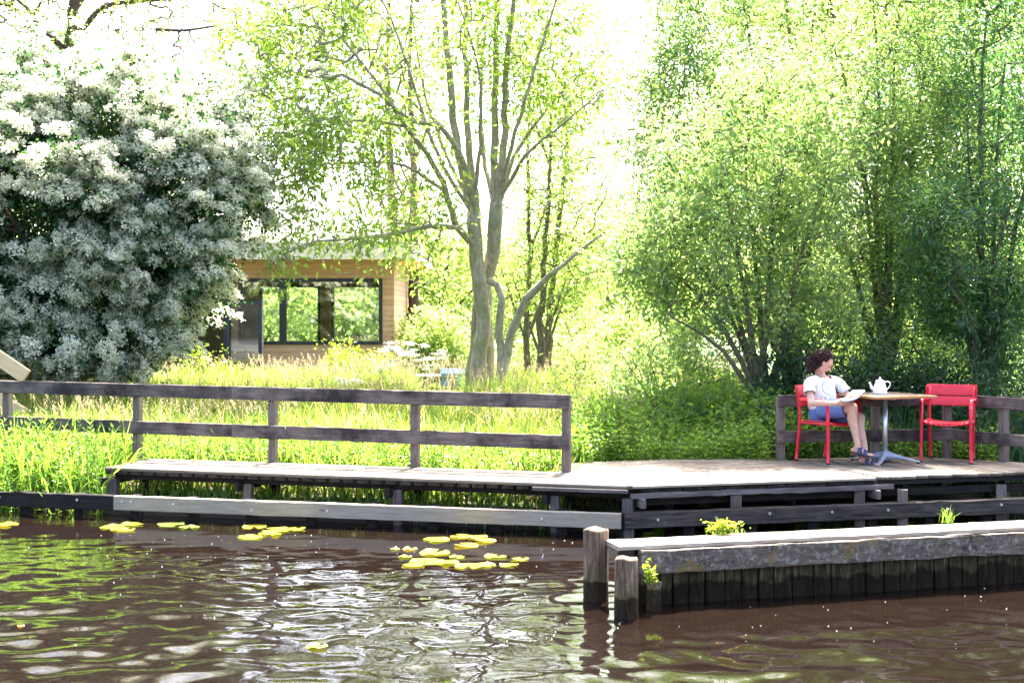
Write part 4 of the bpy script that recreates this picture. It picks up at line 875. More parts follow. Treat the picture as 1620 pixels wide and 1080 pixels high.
bush('yellow-green bush in the grass below the right end of the big window', 560, 27.5, .9, 1.0, 260, L_ylw, (.07, .045))
bush('yellow-green shrub in the grass in front of the open house door', 335, 27.2, .5, 1.0, 130, L_ylw, (.07, .045))
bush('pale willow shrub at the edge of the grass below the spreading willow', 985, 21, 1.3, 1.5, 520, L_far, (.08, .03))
bush('grey-green bushy thicket at the left foot of the spreading willow', 1060, 18.6, 1.0, 1.55, 520, L_willow, (.085, .03))
bush('bright leafy bush between the thicket and the deck', 1110, 16.5, .85, .85, 620, L_herb, (.085, .04))
bush('bright leafy bush left of the deck fence corner post', 1185, 16.0, .6, .80, 480, L_herb, (.085, .04))
bush('round pale bush in the far left gap beside the blue crate', 700, 33, 1.1, 1.9, 300, L_far, (.12, .08), sp=.14)
bush('pale-green bush behind the young trees', 930, 30, 1.6, 2.0, 380, L_far, (.12, .07), sp=.16)
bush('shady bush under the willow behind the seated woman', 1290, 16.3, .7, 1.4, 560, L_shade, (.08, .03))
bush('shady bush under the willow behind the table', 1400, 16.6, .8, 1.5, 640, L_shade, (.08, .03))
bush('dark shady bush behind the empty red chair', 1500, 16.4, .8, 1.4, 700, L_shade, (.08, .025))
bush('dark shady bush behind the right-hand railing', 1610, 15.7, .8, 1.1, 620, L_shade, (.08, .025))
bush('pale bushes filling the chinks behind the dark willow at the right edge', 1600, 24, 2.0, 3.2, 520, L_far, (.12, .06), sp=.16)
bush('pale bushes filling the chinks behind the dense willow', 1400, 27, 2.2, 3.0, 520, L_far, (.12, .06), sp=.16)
o = tube_obj('tree_stump', [P(1073, 620, 23), P(1073, 570, 23), P(1075, 528, 23)], [.17, .13, .12], M_bark_dark, sides=12); tag(o, 'short brown broken trunk standing among the bushes below the willow', 'stump')

# ------------------------------------------------------------------ grass and undergrowth
def in_view(X, Y, m=0.4): return np.abs(X) < (810 / FP) * Y + m
def rear_line(X):
    return np.where(X < 0.56, 13.53 - 0.3013 * (X - 0.60) + 0.12, np.where(X < 0.80, 14.4, np.where(X < 2.9, 14.70, np.where(X < 5.0, 15.1, 15.1 - (X - 5) * 1.4))))
def blades(name, X, Y, H, Wd, lean, mat, var, bend=0.35, z0=None):
    n = len(X); Z = ground_z(X, Y) - 0.02 if z0 is None else z0
    a = rng.random(n) * 6.283; wind = np.stack([0.35 + 0 * a, -0.1 + 0 * a], 1); d = np.stack([np.cos(a), np.sin(a)], 1) * lean[:, None] + wind * 0.3 * lean[:, None]
    fa = rng.random(n) * 6.283; s = np.stack([np.cos(fa), np.sin(fa), 0 * fa], 1)
    ts = np.array([0, .4, .75, 1.0]); wds = np.array([.8, 1, .65, .06]); V = np.zeros((n, 4, 2, 3))
    for i, t in enumerate(ts):
        c = np.stack([X + d[:, 0] * H * t ** 2, Y + d[:, 1] * H * t ** 2, Z + H * (t - bend * lean * t ** 3)], 1)
        V[:, i, 0] = c - s * (Wd * wds[i] / 2)[:, None]; V[:, i, 1] = c + s * (Wd * wds[i] / 2)[:, None]
    f = np.array([[0, 1, 3, 2], [2, 3, 5, 4], [4, 5, 7, 6]]); F = (np.arange(n)[:, None, None] * 8 + f[None]).reshape(-1, 4)
    o = link(name, npmesh(name, V.reshape(-1, 3), F, np.repeat(var, 3)), mat); return o, V[:, 3].mean(1)
def scatter(n, x0, x1, y0, y1, cond):
    X = rng.uniform(x0, x1, n); Y = y0 + (y1 - y0) * rng.random(n) ** 1.4; k = in_view(X, Y) & cond(X, Y); return X[k], Y[k]
def patch(X, Y, s=1.1): return 0.5 + 0.25 * np.sin(X * 2.1 * s + 1.3 * np.sin(Y * 1.7 * s)) + 0.25 * np.sin(Y * 2.6 * s + X * .7)
hcond = lambda X, Y: (Y > rear_line(X)) & (X < 3.2 + (Y - 15) * .1) & ~((X < HR + 1) & (Y > HD - 1.5))
X, Y = scatter(190000, -13, 5, 13.6, 36, hcond)
pt = patch(X, Y)
H = np.clip(0.42 + (Y - 14) * .055, .42, .88) * rng.uniform(.6, 1.2, len(X)) * (.75 + .4 * pt); H = H * np.where((X > 1.0) & (Y < 18), .8, 1)
H = np.minimum(H, np.maximum(.12, HC - (70 + 24 * rng.random(len(X))) / FP * Y - ground_z(X, Y)) + (Y < 17) * 2); PXX = 810 + X / Y * FP; cor = (PXX > 648) & (PXX < 742) & (Y > 18); H = np.where(cor, np.clip(2.03 - 114 / FP * Y - ground_z(X, Y), .1, H), H)
var = np.clip(rng.random(len(X)) * .75 + .12 + (pt - .5) * .4 + (rng.random(len(X)) < .06) * .5, 0, 1)
o, _ = blades('tall_grass', X, Y, H, rng.uniform(.008, .02, len(X)) * (1 + (Y - 14) * .03), rng.uniform(.1, .75, len(X)), L_grass, var); tag(o, 'bright yellow-green tall grass between the boardwalk and the house', 'grass', kind='stuff')
# seed stems
X, Y = scatter(6500, -13, 4.6, 16.5, 33, lambda X, Y: hcond(X, Y) & (rng.random(len(X)) < .15 + .85 * (patch(X, Y, .7) > .52)))
H = np.clip(.72 + (Y - 16) * .035, .7, 1.0) * rng.uniform(.8, 1.15, len(X)); H = np.minimum(H, HC - (52 + 20 * rng.random(len(X))) / FP * Y - ground_z(X, Y)); n = len(X)
o, tips = blades('seed_grass', X, Y, H, np.full(n, .006), rng.uniform(.15, .55, n), L_seed, rng.random(n), .25); tag(o, 'buff stalks of flowering grass standing above the meadow', 'grass', kind='stuff')
k = 12; rep = np.repeat(np.arange(n), k); t = np.tile(np.arange(k) / k, n); C = tips[rep] + np.array([.03, 0, 0])[None] * t[:, None] - np.array([0, 0, .12])[None] * (t[:, None]) + rng.normal(size=(n * k, 3)) * .008
V, F = leaf_quads(C, np.array([[.25, 0, .9]]) + rng.normal(size=C.shape) * .3, .035, .012, .1); o = link('seed_heads', npmesh('seed_heads', V, F, rng.random(len(F))), L_seed); tag(o, 'feathery pinkish seed heads over the tall grass', 'grass', kind='stuff')
# dead straw under the walkway
X = rng.uniform(-4.3, 1.3, 2600); Y = quay_y(X) + rng.uniform(.9, 1.9, 2600); o, _ = blades('dry_straw', X, Y, rng.uniform(.15, .35, 2600), np.full(2600, .007), rng.uniform(.6, 1.4, 2600), L_seed, rng.random(2600), .5); tag(o, 'dry straw lying on the bank under the boardwalk', 'straw', kind='stuff')
# broad-leaved herbs: stems with paired leaves
def herbs(name, label, X, Y, H, mat, leaf=.09, wr_=.32, pairs=9):
    n = len(X); Z = ground_z(X, Y); lean = rng.normal(size=(n, 2)) * .12; rep = np.repeat(np.arange(n), pairs * 2); lv_ = np.tile(np.repeat(np.arange(pairs), 2), n); side = np.tile([0, 1], n * pairs)
    t = .15 + .85 * lv_ / (pairs - 1); ph = rng.random(n) * 6.28; a = ph[rep] + lv_ * 1.57 + side * math.pi
    C = np.stack([X[rep] + lean[rep, 0] * t * H[rep], Y[rep] + lean[rep, 1] * t * H[rep], Z[rep] + H[rep] * t], 1); Dr = np.stack([np.cos(a), np.sin(a), .45 + .9 * (t > .9) - .25 * (t < .5)], 1) + rng.normal(size=C.shape) * .15
    L = leaf * rng.uniform(.7, 1.2, len(C)) * (1 - .35 * t) ; V, F = leaf_quads(C, Dr, L, L * wr_, 1.2)
    A = np.stack([X, Y, Z - .02], 1); Bt = np.stack([X + lean[:, 0] * H, Y + lean[:, 1] * H, Z + H], 1); V2, F2 = edges_mesh(A, Bt, np.full(n, .004), np.full(n, .0025), 4)
    V, F = merge([(V, F), (V2, F2)]); v = np.concatenate([np.clip(rng.random(n)[rep] * .6 + rng.random(len(C)) * .4, 0, 1), np.full(len(F2), .4)])
    return tag(link(name, npmesh(name, V, F, v), mat), label, 'undergrowth', kind='stuff')
X, Y = scatter(30000, .7, 5.4, 14.4, 19.5, lambda X, Y: (Y > rear_line(X) + .05) & (rng.random(len(X)) < .35)); herbs('nettle_undergrowth', 'fresh green leafy undergrowth along the back of the deck', X, Y, rng.uniform(.25, .62, len(X)) * (1 + .5 * (patch(X, Y) - .4)), L_herb, .085, .42)
X, Y = scatter(9000, -7, .6, 13.5, 16.4, lambda X, Y: (Y > rear_line(X)) & (Y < rear_line(X) + .9) & (rng.random(len(X)) < .7)); herbs('willowherb', 'leafy green herbs growing close behind the boardwalk fence', X, Y, rng.uniform(.25, .62, len(X)) * (.7 + .5 * patch(X, Y, 2)), L_herb, .10, .26, 11)
X = rng.uniform(-7.6, -4.35, 700); Y = quay_y(X) + rng.uniform(.16, 2.0, 700); k = Y < rear_line(X) + .2; X, Y = X[k], Y[k]; herbs('bank_herbs', 'leafy herbs on the open bank left of the boardwalk', X, Y, rng.uniform(.25, .75, len(X)), L_herb, .11, .26, 11)
X = np.concatenate([rng.uniform(-7.6, -4.3, 1500), rng.uniform(-4.3, .9, 1500)]); Y = np.concatenate([quay_y(X[:1500]) + rng.uniform(.16, 2.1, 1500), rear_line(X[1500:]) + rng.uniform(-.95, .12, 1500)])
inb = (X > -4.25) & (Y < rear_line(X) - .1); Hh = rng.uniform(.4, .95, len(X)); Hh[inb] = rng.uniform(.12, .26, inb.sum()); kk = ~((X > -4.25) & ~inb & (rng.random(len(X)) < .5))
o, _ = blades('reed_leaves', X[kk], Y[kk], Hh[kk], rng.uniform(.014, .03, kk.sum()), rng.uniform(.05, .6, kk.sum()), L_herb, rng.random(kk.sum()), .5); tag(o, 'long reed and iris leaves on the bank along the fence', 'reeds', kind='stuff')
# ferny plants behind the deck railings, shade put into their darkened leaf colour
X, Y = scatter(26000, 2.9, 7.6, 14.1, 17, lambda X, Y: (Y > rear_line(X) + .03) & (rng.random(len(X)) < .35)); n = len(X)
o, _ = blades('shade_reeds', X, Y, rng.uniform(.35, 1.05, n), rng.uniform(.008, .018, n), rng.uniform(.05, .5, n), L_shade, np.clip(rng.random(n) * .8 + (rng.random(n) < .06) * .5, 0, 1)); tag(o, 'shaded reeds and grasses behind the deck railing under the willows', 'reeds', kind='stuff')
# cow parsley
for i, (x, D, h) in enumerate(((690, 22.5, 1.0), (655, 23, 1.15), (640, 24, 1.05), (668, 22, .9), (615, 24, 1.1), (548, 20, .8), (598, 21, .9))):
    c = P(x, 500, D); z0 = float(ground_z(np.array(c.x), np.array(D))); base = np.array((c.x, D, z0)); e = empty('cow_parsley', tuple(base), 'tall white-flowered umbel plant in the grass near the house corner', 'plant', 'white umbel plants in the grass'); st = [tube_np([base, base + [.02, 0, h * .6], base + [.04, 0, h]], [.006, .005, .003], 5)]; hd = []
    for j in range(7):
        a = random.uniform(0, 6.28); tip_ = base + np.array([.04 + .16 * math.cos(a), .16 * math.sin(a), h + random.uniform(-.08, .1)]); st.append(tube_np([base + [.02, 0, h * random.uniform(.5, .8)], tip_], [.003, .002], 4))
        m = 50; C = tip_ + rng.normal(size=(m, 3)) * np.array([.045, .045, .01]); hd.append(leaf_quads(C, rng.normal(size=(m, 3)) + [0, 0, .3], .022, .02, 1.5))
    V, F = merge(st); link('stems', npmesh('stems', V, F, np.full(len(F), .3)), L_herb_s, e); V, F = merge(hd); link('flower_heads', npmesh('flower_heads', V, F, rng.random(len(F))), M_blossom, e)
# clump on deck seam and tuft under the deck
for (x, y, lab) in ((1015 - 6, 790, 'green sprout in the gap under the corner of the deck'), (1115, 798, 'small leafy sprout hanging in the dark under the deck'), (1432, 790, 'tuft of grass growing on the bank under the right part of the deck'), (1505, 823, 'thin grass tuft on the dark quay beam on the right')):
    c = G(x, y, .2); n = 26; o, _ = blades('grass_tuft', c.x + rng.normal(size=n) * .035, c.y + .12 + rng.normal(size=n) * .03, rng.uniform(.08, .2, n), np.full(n, .008), rng.uniform(.2, .9, n), L_herb, rng.random(n), .4, z0=np.full(n, .16)); tag(o, lab, 'grass tuft')
# ------------------------------------------------------------------ red chairs
def redmat(name, c1, c2):
    m, nt, b = newmat(name); c = ramp(nt, [(0.35, c1), (0.7, c2)], noise(nt, coords(nt), 12, 5)); nt.links.new(c, b.inputs["Base Color"])
    b.inputs["Roughness"].default_value = 0.38; bump(nt, b, noise(nt, coords(nt), 160, 2), 0.08, 0.001); return m
M_red = redmat('red_lacquer', (0.50, 0.006, 0.022), (0.60, 0.012, 0.035)); M_cap = plain('dark_glide', (0.03, 0.01, 0.02), 0.6)
def strip(pts, w0, w1, th, updir=None):
    """curved flat panel: pts centre line, w width vectors, th thickness vector -> quads"""
    V, F = [], []; n = len(pts)
    for i, p in enumerate(pts):
        for (a, b) in ((-1, -1), (1, -1), (1, 1), (-1, 1)): V.append(p + w0[i] * a + th[i] * b)
    for i in range(n - 1):
        for k in range(4): F.append((i * 4 + k, i * 4 + (k + 1) % 4, i * 4 + 4 + (k + 1) % 4, i * 4 + 4 + k))
    F.append((0, 3, 2, 1)); F.append(tuple((n - 1) * 4 + k for k in range(4))); return np.array(V), np.array(F)
def chair(label, cx, cy, ang, z):
    e = empty('armchair', (cx, cy, z), label, 'chair'); e.rotation_euler = (0, 0, ang)
    W2 = .255
    for s in (-1, 1):
        # front leg with arm as one bent tube each, split at the knee of the arm
        link('leg', npmesh('leg', *tube_np(catmull([(.225, s * (W2 + .005), .012), (.222, s * W2, .30), (.215, s * W2, .585)], .1), [.019] * 6 + [.019] * 0 if False else np.full(len(catmull([(.225, s * (W2 + .005), .012), (.222, s * W2, .30), (.215, s * W2, .585)], .1)), .0185), 8), smooth=True), M_red, e, world=False)
        q = catmull([(.215, s * W2, .584), (.208, s * W2, .635), (.17, s * W2, .668), (.10, s * W2, .675), (-.05, s * W2, .668), (-.16, s * (W2 - .002), .665), (-.215, s * (W2 - .018), .668)], .03)
        V, F = tube_np(q, np.full(len(q), .0195), 10); link('armrest', npmesh('armrest', V, F, smooth=True), M_red, e, world=False)
        q = catmull([(-.26, s * .225, .012), (-.205, s * .232, .40), (-.205, s * .236, .60), (-.245, s * .236, .80)], .08)
        V, F = tube_np(q, np.full(len(q), .0185), 8); link('leg', npmesh('leg', V, F, smooth=True), M_red, e, world=False)
        V, F = tube_np([(-.19, s * .235, .425), (.21, s * .25, .425)], [.014, .014], 8); link('side_rail', npmesh('side_rail', V, F, smooth=True), M_red, e, world=False)
        for q0 in ((.225, s * (W2 + .005)), (-.26, s * .225)): lathe('glide', [(.0, 0), (.021, 0), (.021, .02), (.0, .021)], M_cap, e, 10, (q0[0], q0[1], 0.0), world=False)
    V, F = tube_np([(.205, -.25, .42), (.205, .25, .42)], [.014] * 2, 8); link('front_rail', npmesh('front_rail', V, F, smooth=True), M_red, e, world=False)
    # seat: dished panel made of boards running front to back
    ps = []
    for k in range(9):
        y0 = -.236 + k * .0525; y = y0 + .0255; zz = .452 - .030 * (1 - (y / .24) ** 2)
        tn = np.array([0, .0252, .0252 * (.060 * y / .24 ** 2)])
        xs_ = np.linspace(-.20, .235, 9); pts = [np.array([x, y, zz - .012 * ((x + .2) < .1) * (1 - (x + .2) / .1) - .020 * max(0, (x - .17) / .065) ** 2]) for x in xs_]
        ps.append(strip(pts, [tn] * 9, None, [np.array([0, 0, .006])] * 9))
    V, F = merge(ps); link('seat', npmesh('seat', V, F), M_red, e, world=False)
    # backrest: two curved bands
    for (z0, z1, nm) in ((.600, .700, 'back_band'), (.712, .830, 'back_band')):
        n = 25; V, F = [], []
        for i in range(n):
            t = -1 + 2 * i / (n - 1); y = .272 * math.sin(t * 1.30) / math.sin(1.30); xb = -.262 + .085 * (abs(t) ** 3.2) 
            edge = 1 - max(0, (abs(t) - .86) / .14) ** 2 * .38
            zm = (z0 + z1) / 2; hh = (z1 - z0) / 2
            up = hh if z1 < .71 else hh * edge; dn = hh * edge if z1 < .71 else hh
            dx = -(z0 - .60) * .28
            for (zz, oo) in ((zm - dn, 0), (zm - dn, .011), (zm + up, .011), (zm + up, 0)):
                V.append((xb + oo + dx - (zz - zm) * .28 + .010 * math.sin((zz - z0) / (z1 - z0) * 3.1), y, zz - .006 * (1 - t * t)))
        for i in range(n - 1):
            for k in range(4): F.append((i * 4 + k, i * 4 + (k + 1) % 4, i * 4 + 4 + (k + 1) % 4, i * 4 + 4 + k))
        F.append((3, 2, 1, 0)); F.append(tuple((n - 1) * 4 + k for k in range(4)))
        o = link(nm, npmesh(nm, V, F), M_red, e, world=False); bv = o.modifiers.new('b', 'BEVEL'); bv.width = .003; bv.segments = 2; bv.limit_method = 'ANGLE'
    return e
ZS = ZD + 0.008
chair('red metal armchair in which the woman sits reading', 3.45, 14.47, R(-55), ZS)
chair('empty red metal armchair to the right of the table', 4.77, 14.50, R(-116), ZS)

# ------------------------------------------------------------------ table and teapot
tb = empty('table', (4.05, 14.42, ZS), 'square wooden-topped bistro table on a silver pedestal', 'table'); tb.rotation_euler = (0, 0, R(20))
M_top = wood('table_top_wood', (0.045, 0.028, 0.022), (0.10, 0.06, 0.042), (0.14, 0.10, 0.075), (0.5, 0.7), rough=0.5)
M_edge = wood('table_edge_wood', (0.36, 0.15, 0.06), (0.50, 0.24, 0.11), rough=0.5)
bm = bmesh.new()
for k in range(7): bmbox(bm, -.372, .372, -.372 + k * .1064, -.372 + k * .1064 + .1044, .716, .736, bev=.002)
link('table_top', bmfin(bm, 'table_top'), M_top, tb, world=False)
bm = bmesh.new()
for (a, b_, c_, d_) in ((-.388, .388, -.388, -.374), (-.388, .388, .374, .388), (-.388, -.374, -.3735, .3735), (.374, .388, -.3735, .3735)): bmbox(bm, a, b_, c_, d_, .708, .7345, bev=.002)
link('edging', bmfin(bm, 'edging'), M_edge, tb, world=False)
M_alu = plain('brushed_aluminium', (0.62, 0.63, 0.66), 0.35, 0.9, 0.08); M_cast = plain('cast_grey_base', (0.30, 0.33, 0.42), 0.5, 0.4)
lathe('pedestal', [(.0, .05), (.03, .05), (.03, .69), (.0, .69)], M_alu, tb, 20, world=False)
bm = bmesh.new(); bmbox(bm, -.16, .16, -.03, .03, .69, .707, bev=.003); bmbox(bm, -.03, .03, -.16, .16, .680, .6895, bev=.003); link('top_bracket', bmfin(bm, 'top_bracket'), M_cast, tb, world=False)
ps = []
for k in range(4):
    a = R(45 + 90 * k) + R(0); d = np.array([math.cos(a), math.sin(a), 0]); s = np.array([-d[1], d[0], 0])
    V, F = [], []; n = 9
    for i in range(n):
        t = i / (n - 1); r = .37 * t; zt = .105 * (1 - t) ** 1.3 + .028; zb = .012 + .05 * (1 - t) * t * 2; wv_ = .036 - .012 * t
        for (q, zz) in ((-1, zb), (1, zb), (.7, zt), (-.7, zt)): V.append(d * r + s * wv_ * q + np.array([0, 0, zz]))
    for i in range(n - 1):
        for j in range(4): F.append((i * 4 + j, i * 4 + (j + 1) % 4, i * 4 + 4 + (j + 1) % 4, i * 4 + 4 + j))
    F.append(tuple((n - 1) * 4 + j for j in range(4))); ps.append((np.array(V), np.array(F)))
    lathe('foot_pad', [(0, 0), (.018, 0), (.018, .014), (0, .015)], M_cap, tb, 10, tuple(d * .35), world=False)
V, F = merge(ps); link('cross_base', npmesh('cross_base', V, F), M_cast, tb, world=False)
M_enamel = plain('white_enamel', (0.78, 0.80, 0.82), 0.15, 0, 0.02)
tp = empty('teapot', (4.00, 14.43, ZS + .7365), 'white enamel teapot with curved spout on the wooden table', 'teapot'); tp.rotation_euler = (0, 0, R(4))
lathe('body', [(0, .0), (.074, .0), (.078, .006), (.077, .02), (.072, .05), (.062, .09), (.050, .12), (.046, .130), (.047, .134), (0, .134)], M_enamel, tp, 28, world=False)
lathe('lid', [(.050, .134), (.049, .139), (.036, .152), (.016, .160), (.006, .162), (.006, .168), (.013, .175), (.011, .183), (0, .187)], M_enamel, tp, 24, world=False)
q = catmull([(-.062, 0, .045), (-.092, 0, .065), (-.105, 0, .100), (-.118, 0, .128)], .012); V, F = tube_np(q, np.linspace(.021, .009, len(q)), 10); link('spout', npmesh('spout', V, F, smooth=True), M_enamel, tp, world=False)
q = catmull([(.050, 0, .122), (.085, 0, .136), (.112, 0, .118), (.108, 0, .085), (.085, 0, .055), (.070, 0, .040)], .012); V, F = tube_np(q, np.full(len(q), .0065), 8); link('handle', npmesh('handle', V, F, smooth=True), M_enamel, tp, world=False)

# ------------------------------------------------------------------ seated woman, reading
M_skin = None
def skin():
    m, nt, b = newmat('skin'); c = ramp(nt, [(0.3, (0.50, 0.27, 0.20)), (0.7, (0.60, 0.36, 0.28))], noise(nt, coords(nt), 14, 4))
    nt.links.new(c, b.inputs["Base Color"]); b.inputs["Roughness"].default_value = 0.5; b.inputs["Subsurface Weight"].default_value = 0.12; b.inputs["Subsurface Scale"].default_value = 0.01
    b.inputs["Subsurface Radius"].default_value = (1, .3, .2); return m
M_skin = skin()
VX = np.array
fwd = VX([.80, -.60, 0]); rgt = VX([-.60, -.80, 0]); upv = VX([0, 0, 1.])      # torso frame
def W_(x, y, D): p = P(x, y, D); return VX([p.x, p.y, p.z])
hipR = VX([3.375, 14.475, 1.045]); hipL = VX([3.47, 14.60, 1.045])
kneeR = W_(1349, 645, 14.20); kneeL = W_(1361, 661, 14.36)
ankR = W_(1357, 706, 14.15); ankL = W_(1369, 723, 14.20)
pel = (hipR + hipL) / 2 + VX([-.03, .02, 0]); waist = W_(1301, 640, 14.55); chest = W_(1301, 612, 14.53); neckb = W_(1299, 592, 14.52)
shR = W_(1281, 606, 14.38); shL = W_(1326, 606, 14.62)
elR = W_(1283, 637, 14.25); wrR = W_(1322, 638, 14.08)
elL = W_(1347, 634, 14.55); wrL = W_(1347, 630, 14.25)
hc = W_(1303.5, 572.5, 14.45)                     # head centre
def loft(pts, rw, rd, side, n=14, cap=True):
    pts = [VX(p) for p in pts]; V, F = [], []; m = len(pts); T = np.gradient(np.array(pts), axis=0)
    for i, p in enumerate(pts):
        t = T[i] / (np.linalg.norm(T[i]) + 1e-9); s = side[i] if isinstance(side, list) else side; s = s - t * np.dot(s, t); s /= np.linalg.norm(s); d = np.cross(t, s)
        for k in range(n): a = k / n * 2 * math.pi; V.append(p + s * math.cos(a) * rw[i] + d * math.sin(a) * rd[i])
    for i in range(m - 1):
        for k in range(n): F.append((i * n + k, i * n + (k + 1) % n, (i + 1) * n + (k + 1) % n, (i + 1) * n + k))
    F = [list(f) for f in F]
    if cap: F.append(list(range(n))[::-1]); F.append([(m - 1) * n + k for k in range(n)])
    return [tuple(v) for v in V], F
def loftr(pts, r, side=None, n=12, rd=None, step=None):
    """smooth loft through catmull with rounded ends"""
    r = list(r); rd = list(rd) if rd is not None else r
    q = catmull(pts, step or .03); L = np.linspace(0, 1, len(q)); cum = np.concatenate([[0], np.cumsum([np.linalg.norm(VX(pts[i + 1]) - VX(pts[i])) for i in range(len(pts) - 1)])]); cum /= cum[-1]
    qq = np.concatenate([[0], np.cumsum(np.linalg.norm(np.diff(q, axis=0), axis=1))]); qq /= qq[-1]
    R1 = np.interp(qq, cum, r); R2 = np.interp(qq, cum, rd); t0 = nrm(q[0] - q[1]); t1 = nrm(q[-1] - q[-2])
    P_, A, B_ = [], [], []
    for k in (1, .86, .5): P_.append(q[0] + t0 * R1[0] * k * .9); f = math.sqrt(max(.02, 1 - k * k)); A.append(R1[0] * f); B_.append(R2[0] * f)
    P_ += list(q); A += list(R1); B_ += list(R2)
    for k in (.5, .86, 1): P_.append(q[-1] + t1 * R1[-1] * k * .9); f = math.sqrt(max(.02, 1 - k * k)); A.append(R1[-1] * f); B_.append(R2[-1] * f)
    return loft(P_, A, B_, side if side is not None else VX([.37, .2, .9]), n)
def ellips(c, ax, n=14):
    """ellipsoid with axis vectors ax (3 vectors scaled)"""
    V, F = [], []; m = 10
    for i in range(1, m):
        th = math.pi * i / m
        for k in range(n): a = k / n * 2 * math.pi; V.append(tuple(c + ax[2] * math.cos(th) + ax[0] * math.sin(th) * math.cos(a) + ax[1] * math.sin(th) * math.sin(a)))
    for i in range(m - 2):
        for k in range(n): F.append([i * n + k, i * n + (k + 1) % n, (i + 1) * n + (k + 1) % n, (i + 1) * n + k])
    F.append([k for k in range(n)]); F.append([(m - 2) * n + k for k in range(n)][::-1]); return V, F
def fuse(name, shapes, voxel, mat, parent, smooth=2, sfac=.5):
    V, F = [], []
    for v, f in shapes: o = len(V); V += [tuple(x) for x in v]; F += [[i + o for i in ff] for ff in f]
    me = bpy.data.meshes.new(name); me.from_pydata(V, [], F); o = bpy.data.objects.new(name, me); COL.objects.link(o)
    bm = bmesh.new(); bm.from_mesh(me); 
    bmesh.ops.recalc_face_normals(bm, faces=bm.faces); bm.to_mesh(me); bm.free()
    r = o.modifiers.new('r', 'REMESH'); r.mode = 'VOXEL'; r.voxel_size = voxel
    s = o.modifiers.new('s', 'SMOOTH'); s.iterations = smooth; s.factor = sfac
    dg = bpy.context.evaluated_depsgraph_get(); me2 = bpy.data.meshes.new_from_object(o.evaluated_get(dg)); bpy.data.objects.remove(o); me2.name = name
    me2.polygons.foreach_set("use_smooth", np.ones(len(me2.polygons), bool)); return link(name, me2, mat, parent)
# head frame: turned a little further to the right than the torso, looking down at the book
hf = nrm(VX([.84, -.36, -.86])); hr_ = nrm(np.cross(hf, upv)); hu = np.cross(hr_, hf)   # hr_ = her right
def H(f, r, u): return hc + hf * f + hr_ * r + hu * u
head = [ellips(H(-.012, 0, .018), (hf * .093, hr_ * .073, hu * .098)), ellips(H(.026, 0, -.042), (hf * .058, hr_ * .056, hu * .070)),
        ellips(H(.058, 0, -.088), (hf * .024, hr_ * .028, hu * .020)), ellips(H(.050, 0, .028), (hf * .040, hr_ * .058, hu * .040)),
        ellips(H(.060, .030, -.020), (hf * .022, hr_ * .020, hu * .018)), ellips(H(.060, -.030, -.020), (hf * .022, hr_ * .020, hu * .018)),
        loftr([H(.080, 0, .022), H(.096, 0, -.004), H(.108, 0, -.022)], [.007, .009, .012], hr_, 10, step=.008), ellips(H(.094, 0, -.026), (hf * .014, hr_ * .017, hu * .010)),
        ellips(H(.082, 0, -.052), (hf * .012, hr_ * .022, hu * .010)), ellips(H(.000, .072, -.004), (hf * .018, hr_ * .009, hu * .030)), ellips(H(.000, -.072, -.004), (hf * .018, hr_ * .009, hu * .030))]
neck = [loftr([H(-.028, 0, -.050), (H(-.028, 0, -.07) + neckb) / 2, neckb - upv * .05], [.050, .050, .062], rgt, 14, rd=[.052, .052, .058])]
torso = [loftr([pel + upv * -.02, waist, (waist + chest) / 2, chest, neckb - upv * .055], [.128, .125, .13, .13, .066], rgt, 20, rd=[.095, .095, .095, .088, .055])]
torso += [loftr([neckb - upv * .055, shR], [.044, .040], upv, 12), loftr([neckb - upv * .055, shL], [.044, .040], upv, 12)]
arms = [loftr([shR, shR * .5 + elR * .5, elR], [.040, .040, .035], None, 14), loftr([elR, elR * .6 + wrR * .4, wrR], [.038, .036, .024], None, 14),
        loftr([shL, shL * .5 + elL * .5, elL], [.040, .040, .035], None, 14), loftr([elL, elL * .6 + wrL * .4, wrL], [.038, .036, .024], None, 14)]
legs = [loftr([hipR, hipR * .5 + kneeR * .5, kneeR], [.076, .078, .058], None, 16), loftr([kneeR + VX([0, 0, -.01]), kneeR * .72 + ankR * .28 + VX([-.018, .010, 0]), kneeR * .35 + ankR * .65 + VX([-.006, 0, 0]), ankR], [.054, .054, .040, .031], None, 16),
        loftr([hipL, hipL * .5 + kneeL * .5, kneeL], [.076, .078, .056], None, 16), loftr([kneeL + VX([0, 0, -.01]), kneeL * .72 + ankL * .28 + VX([-.016, .010, 0]), kneeL * .35 + ankL * .65, ankL], [.052, .053, .040, .031], None, 16)]
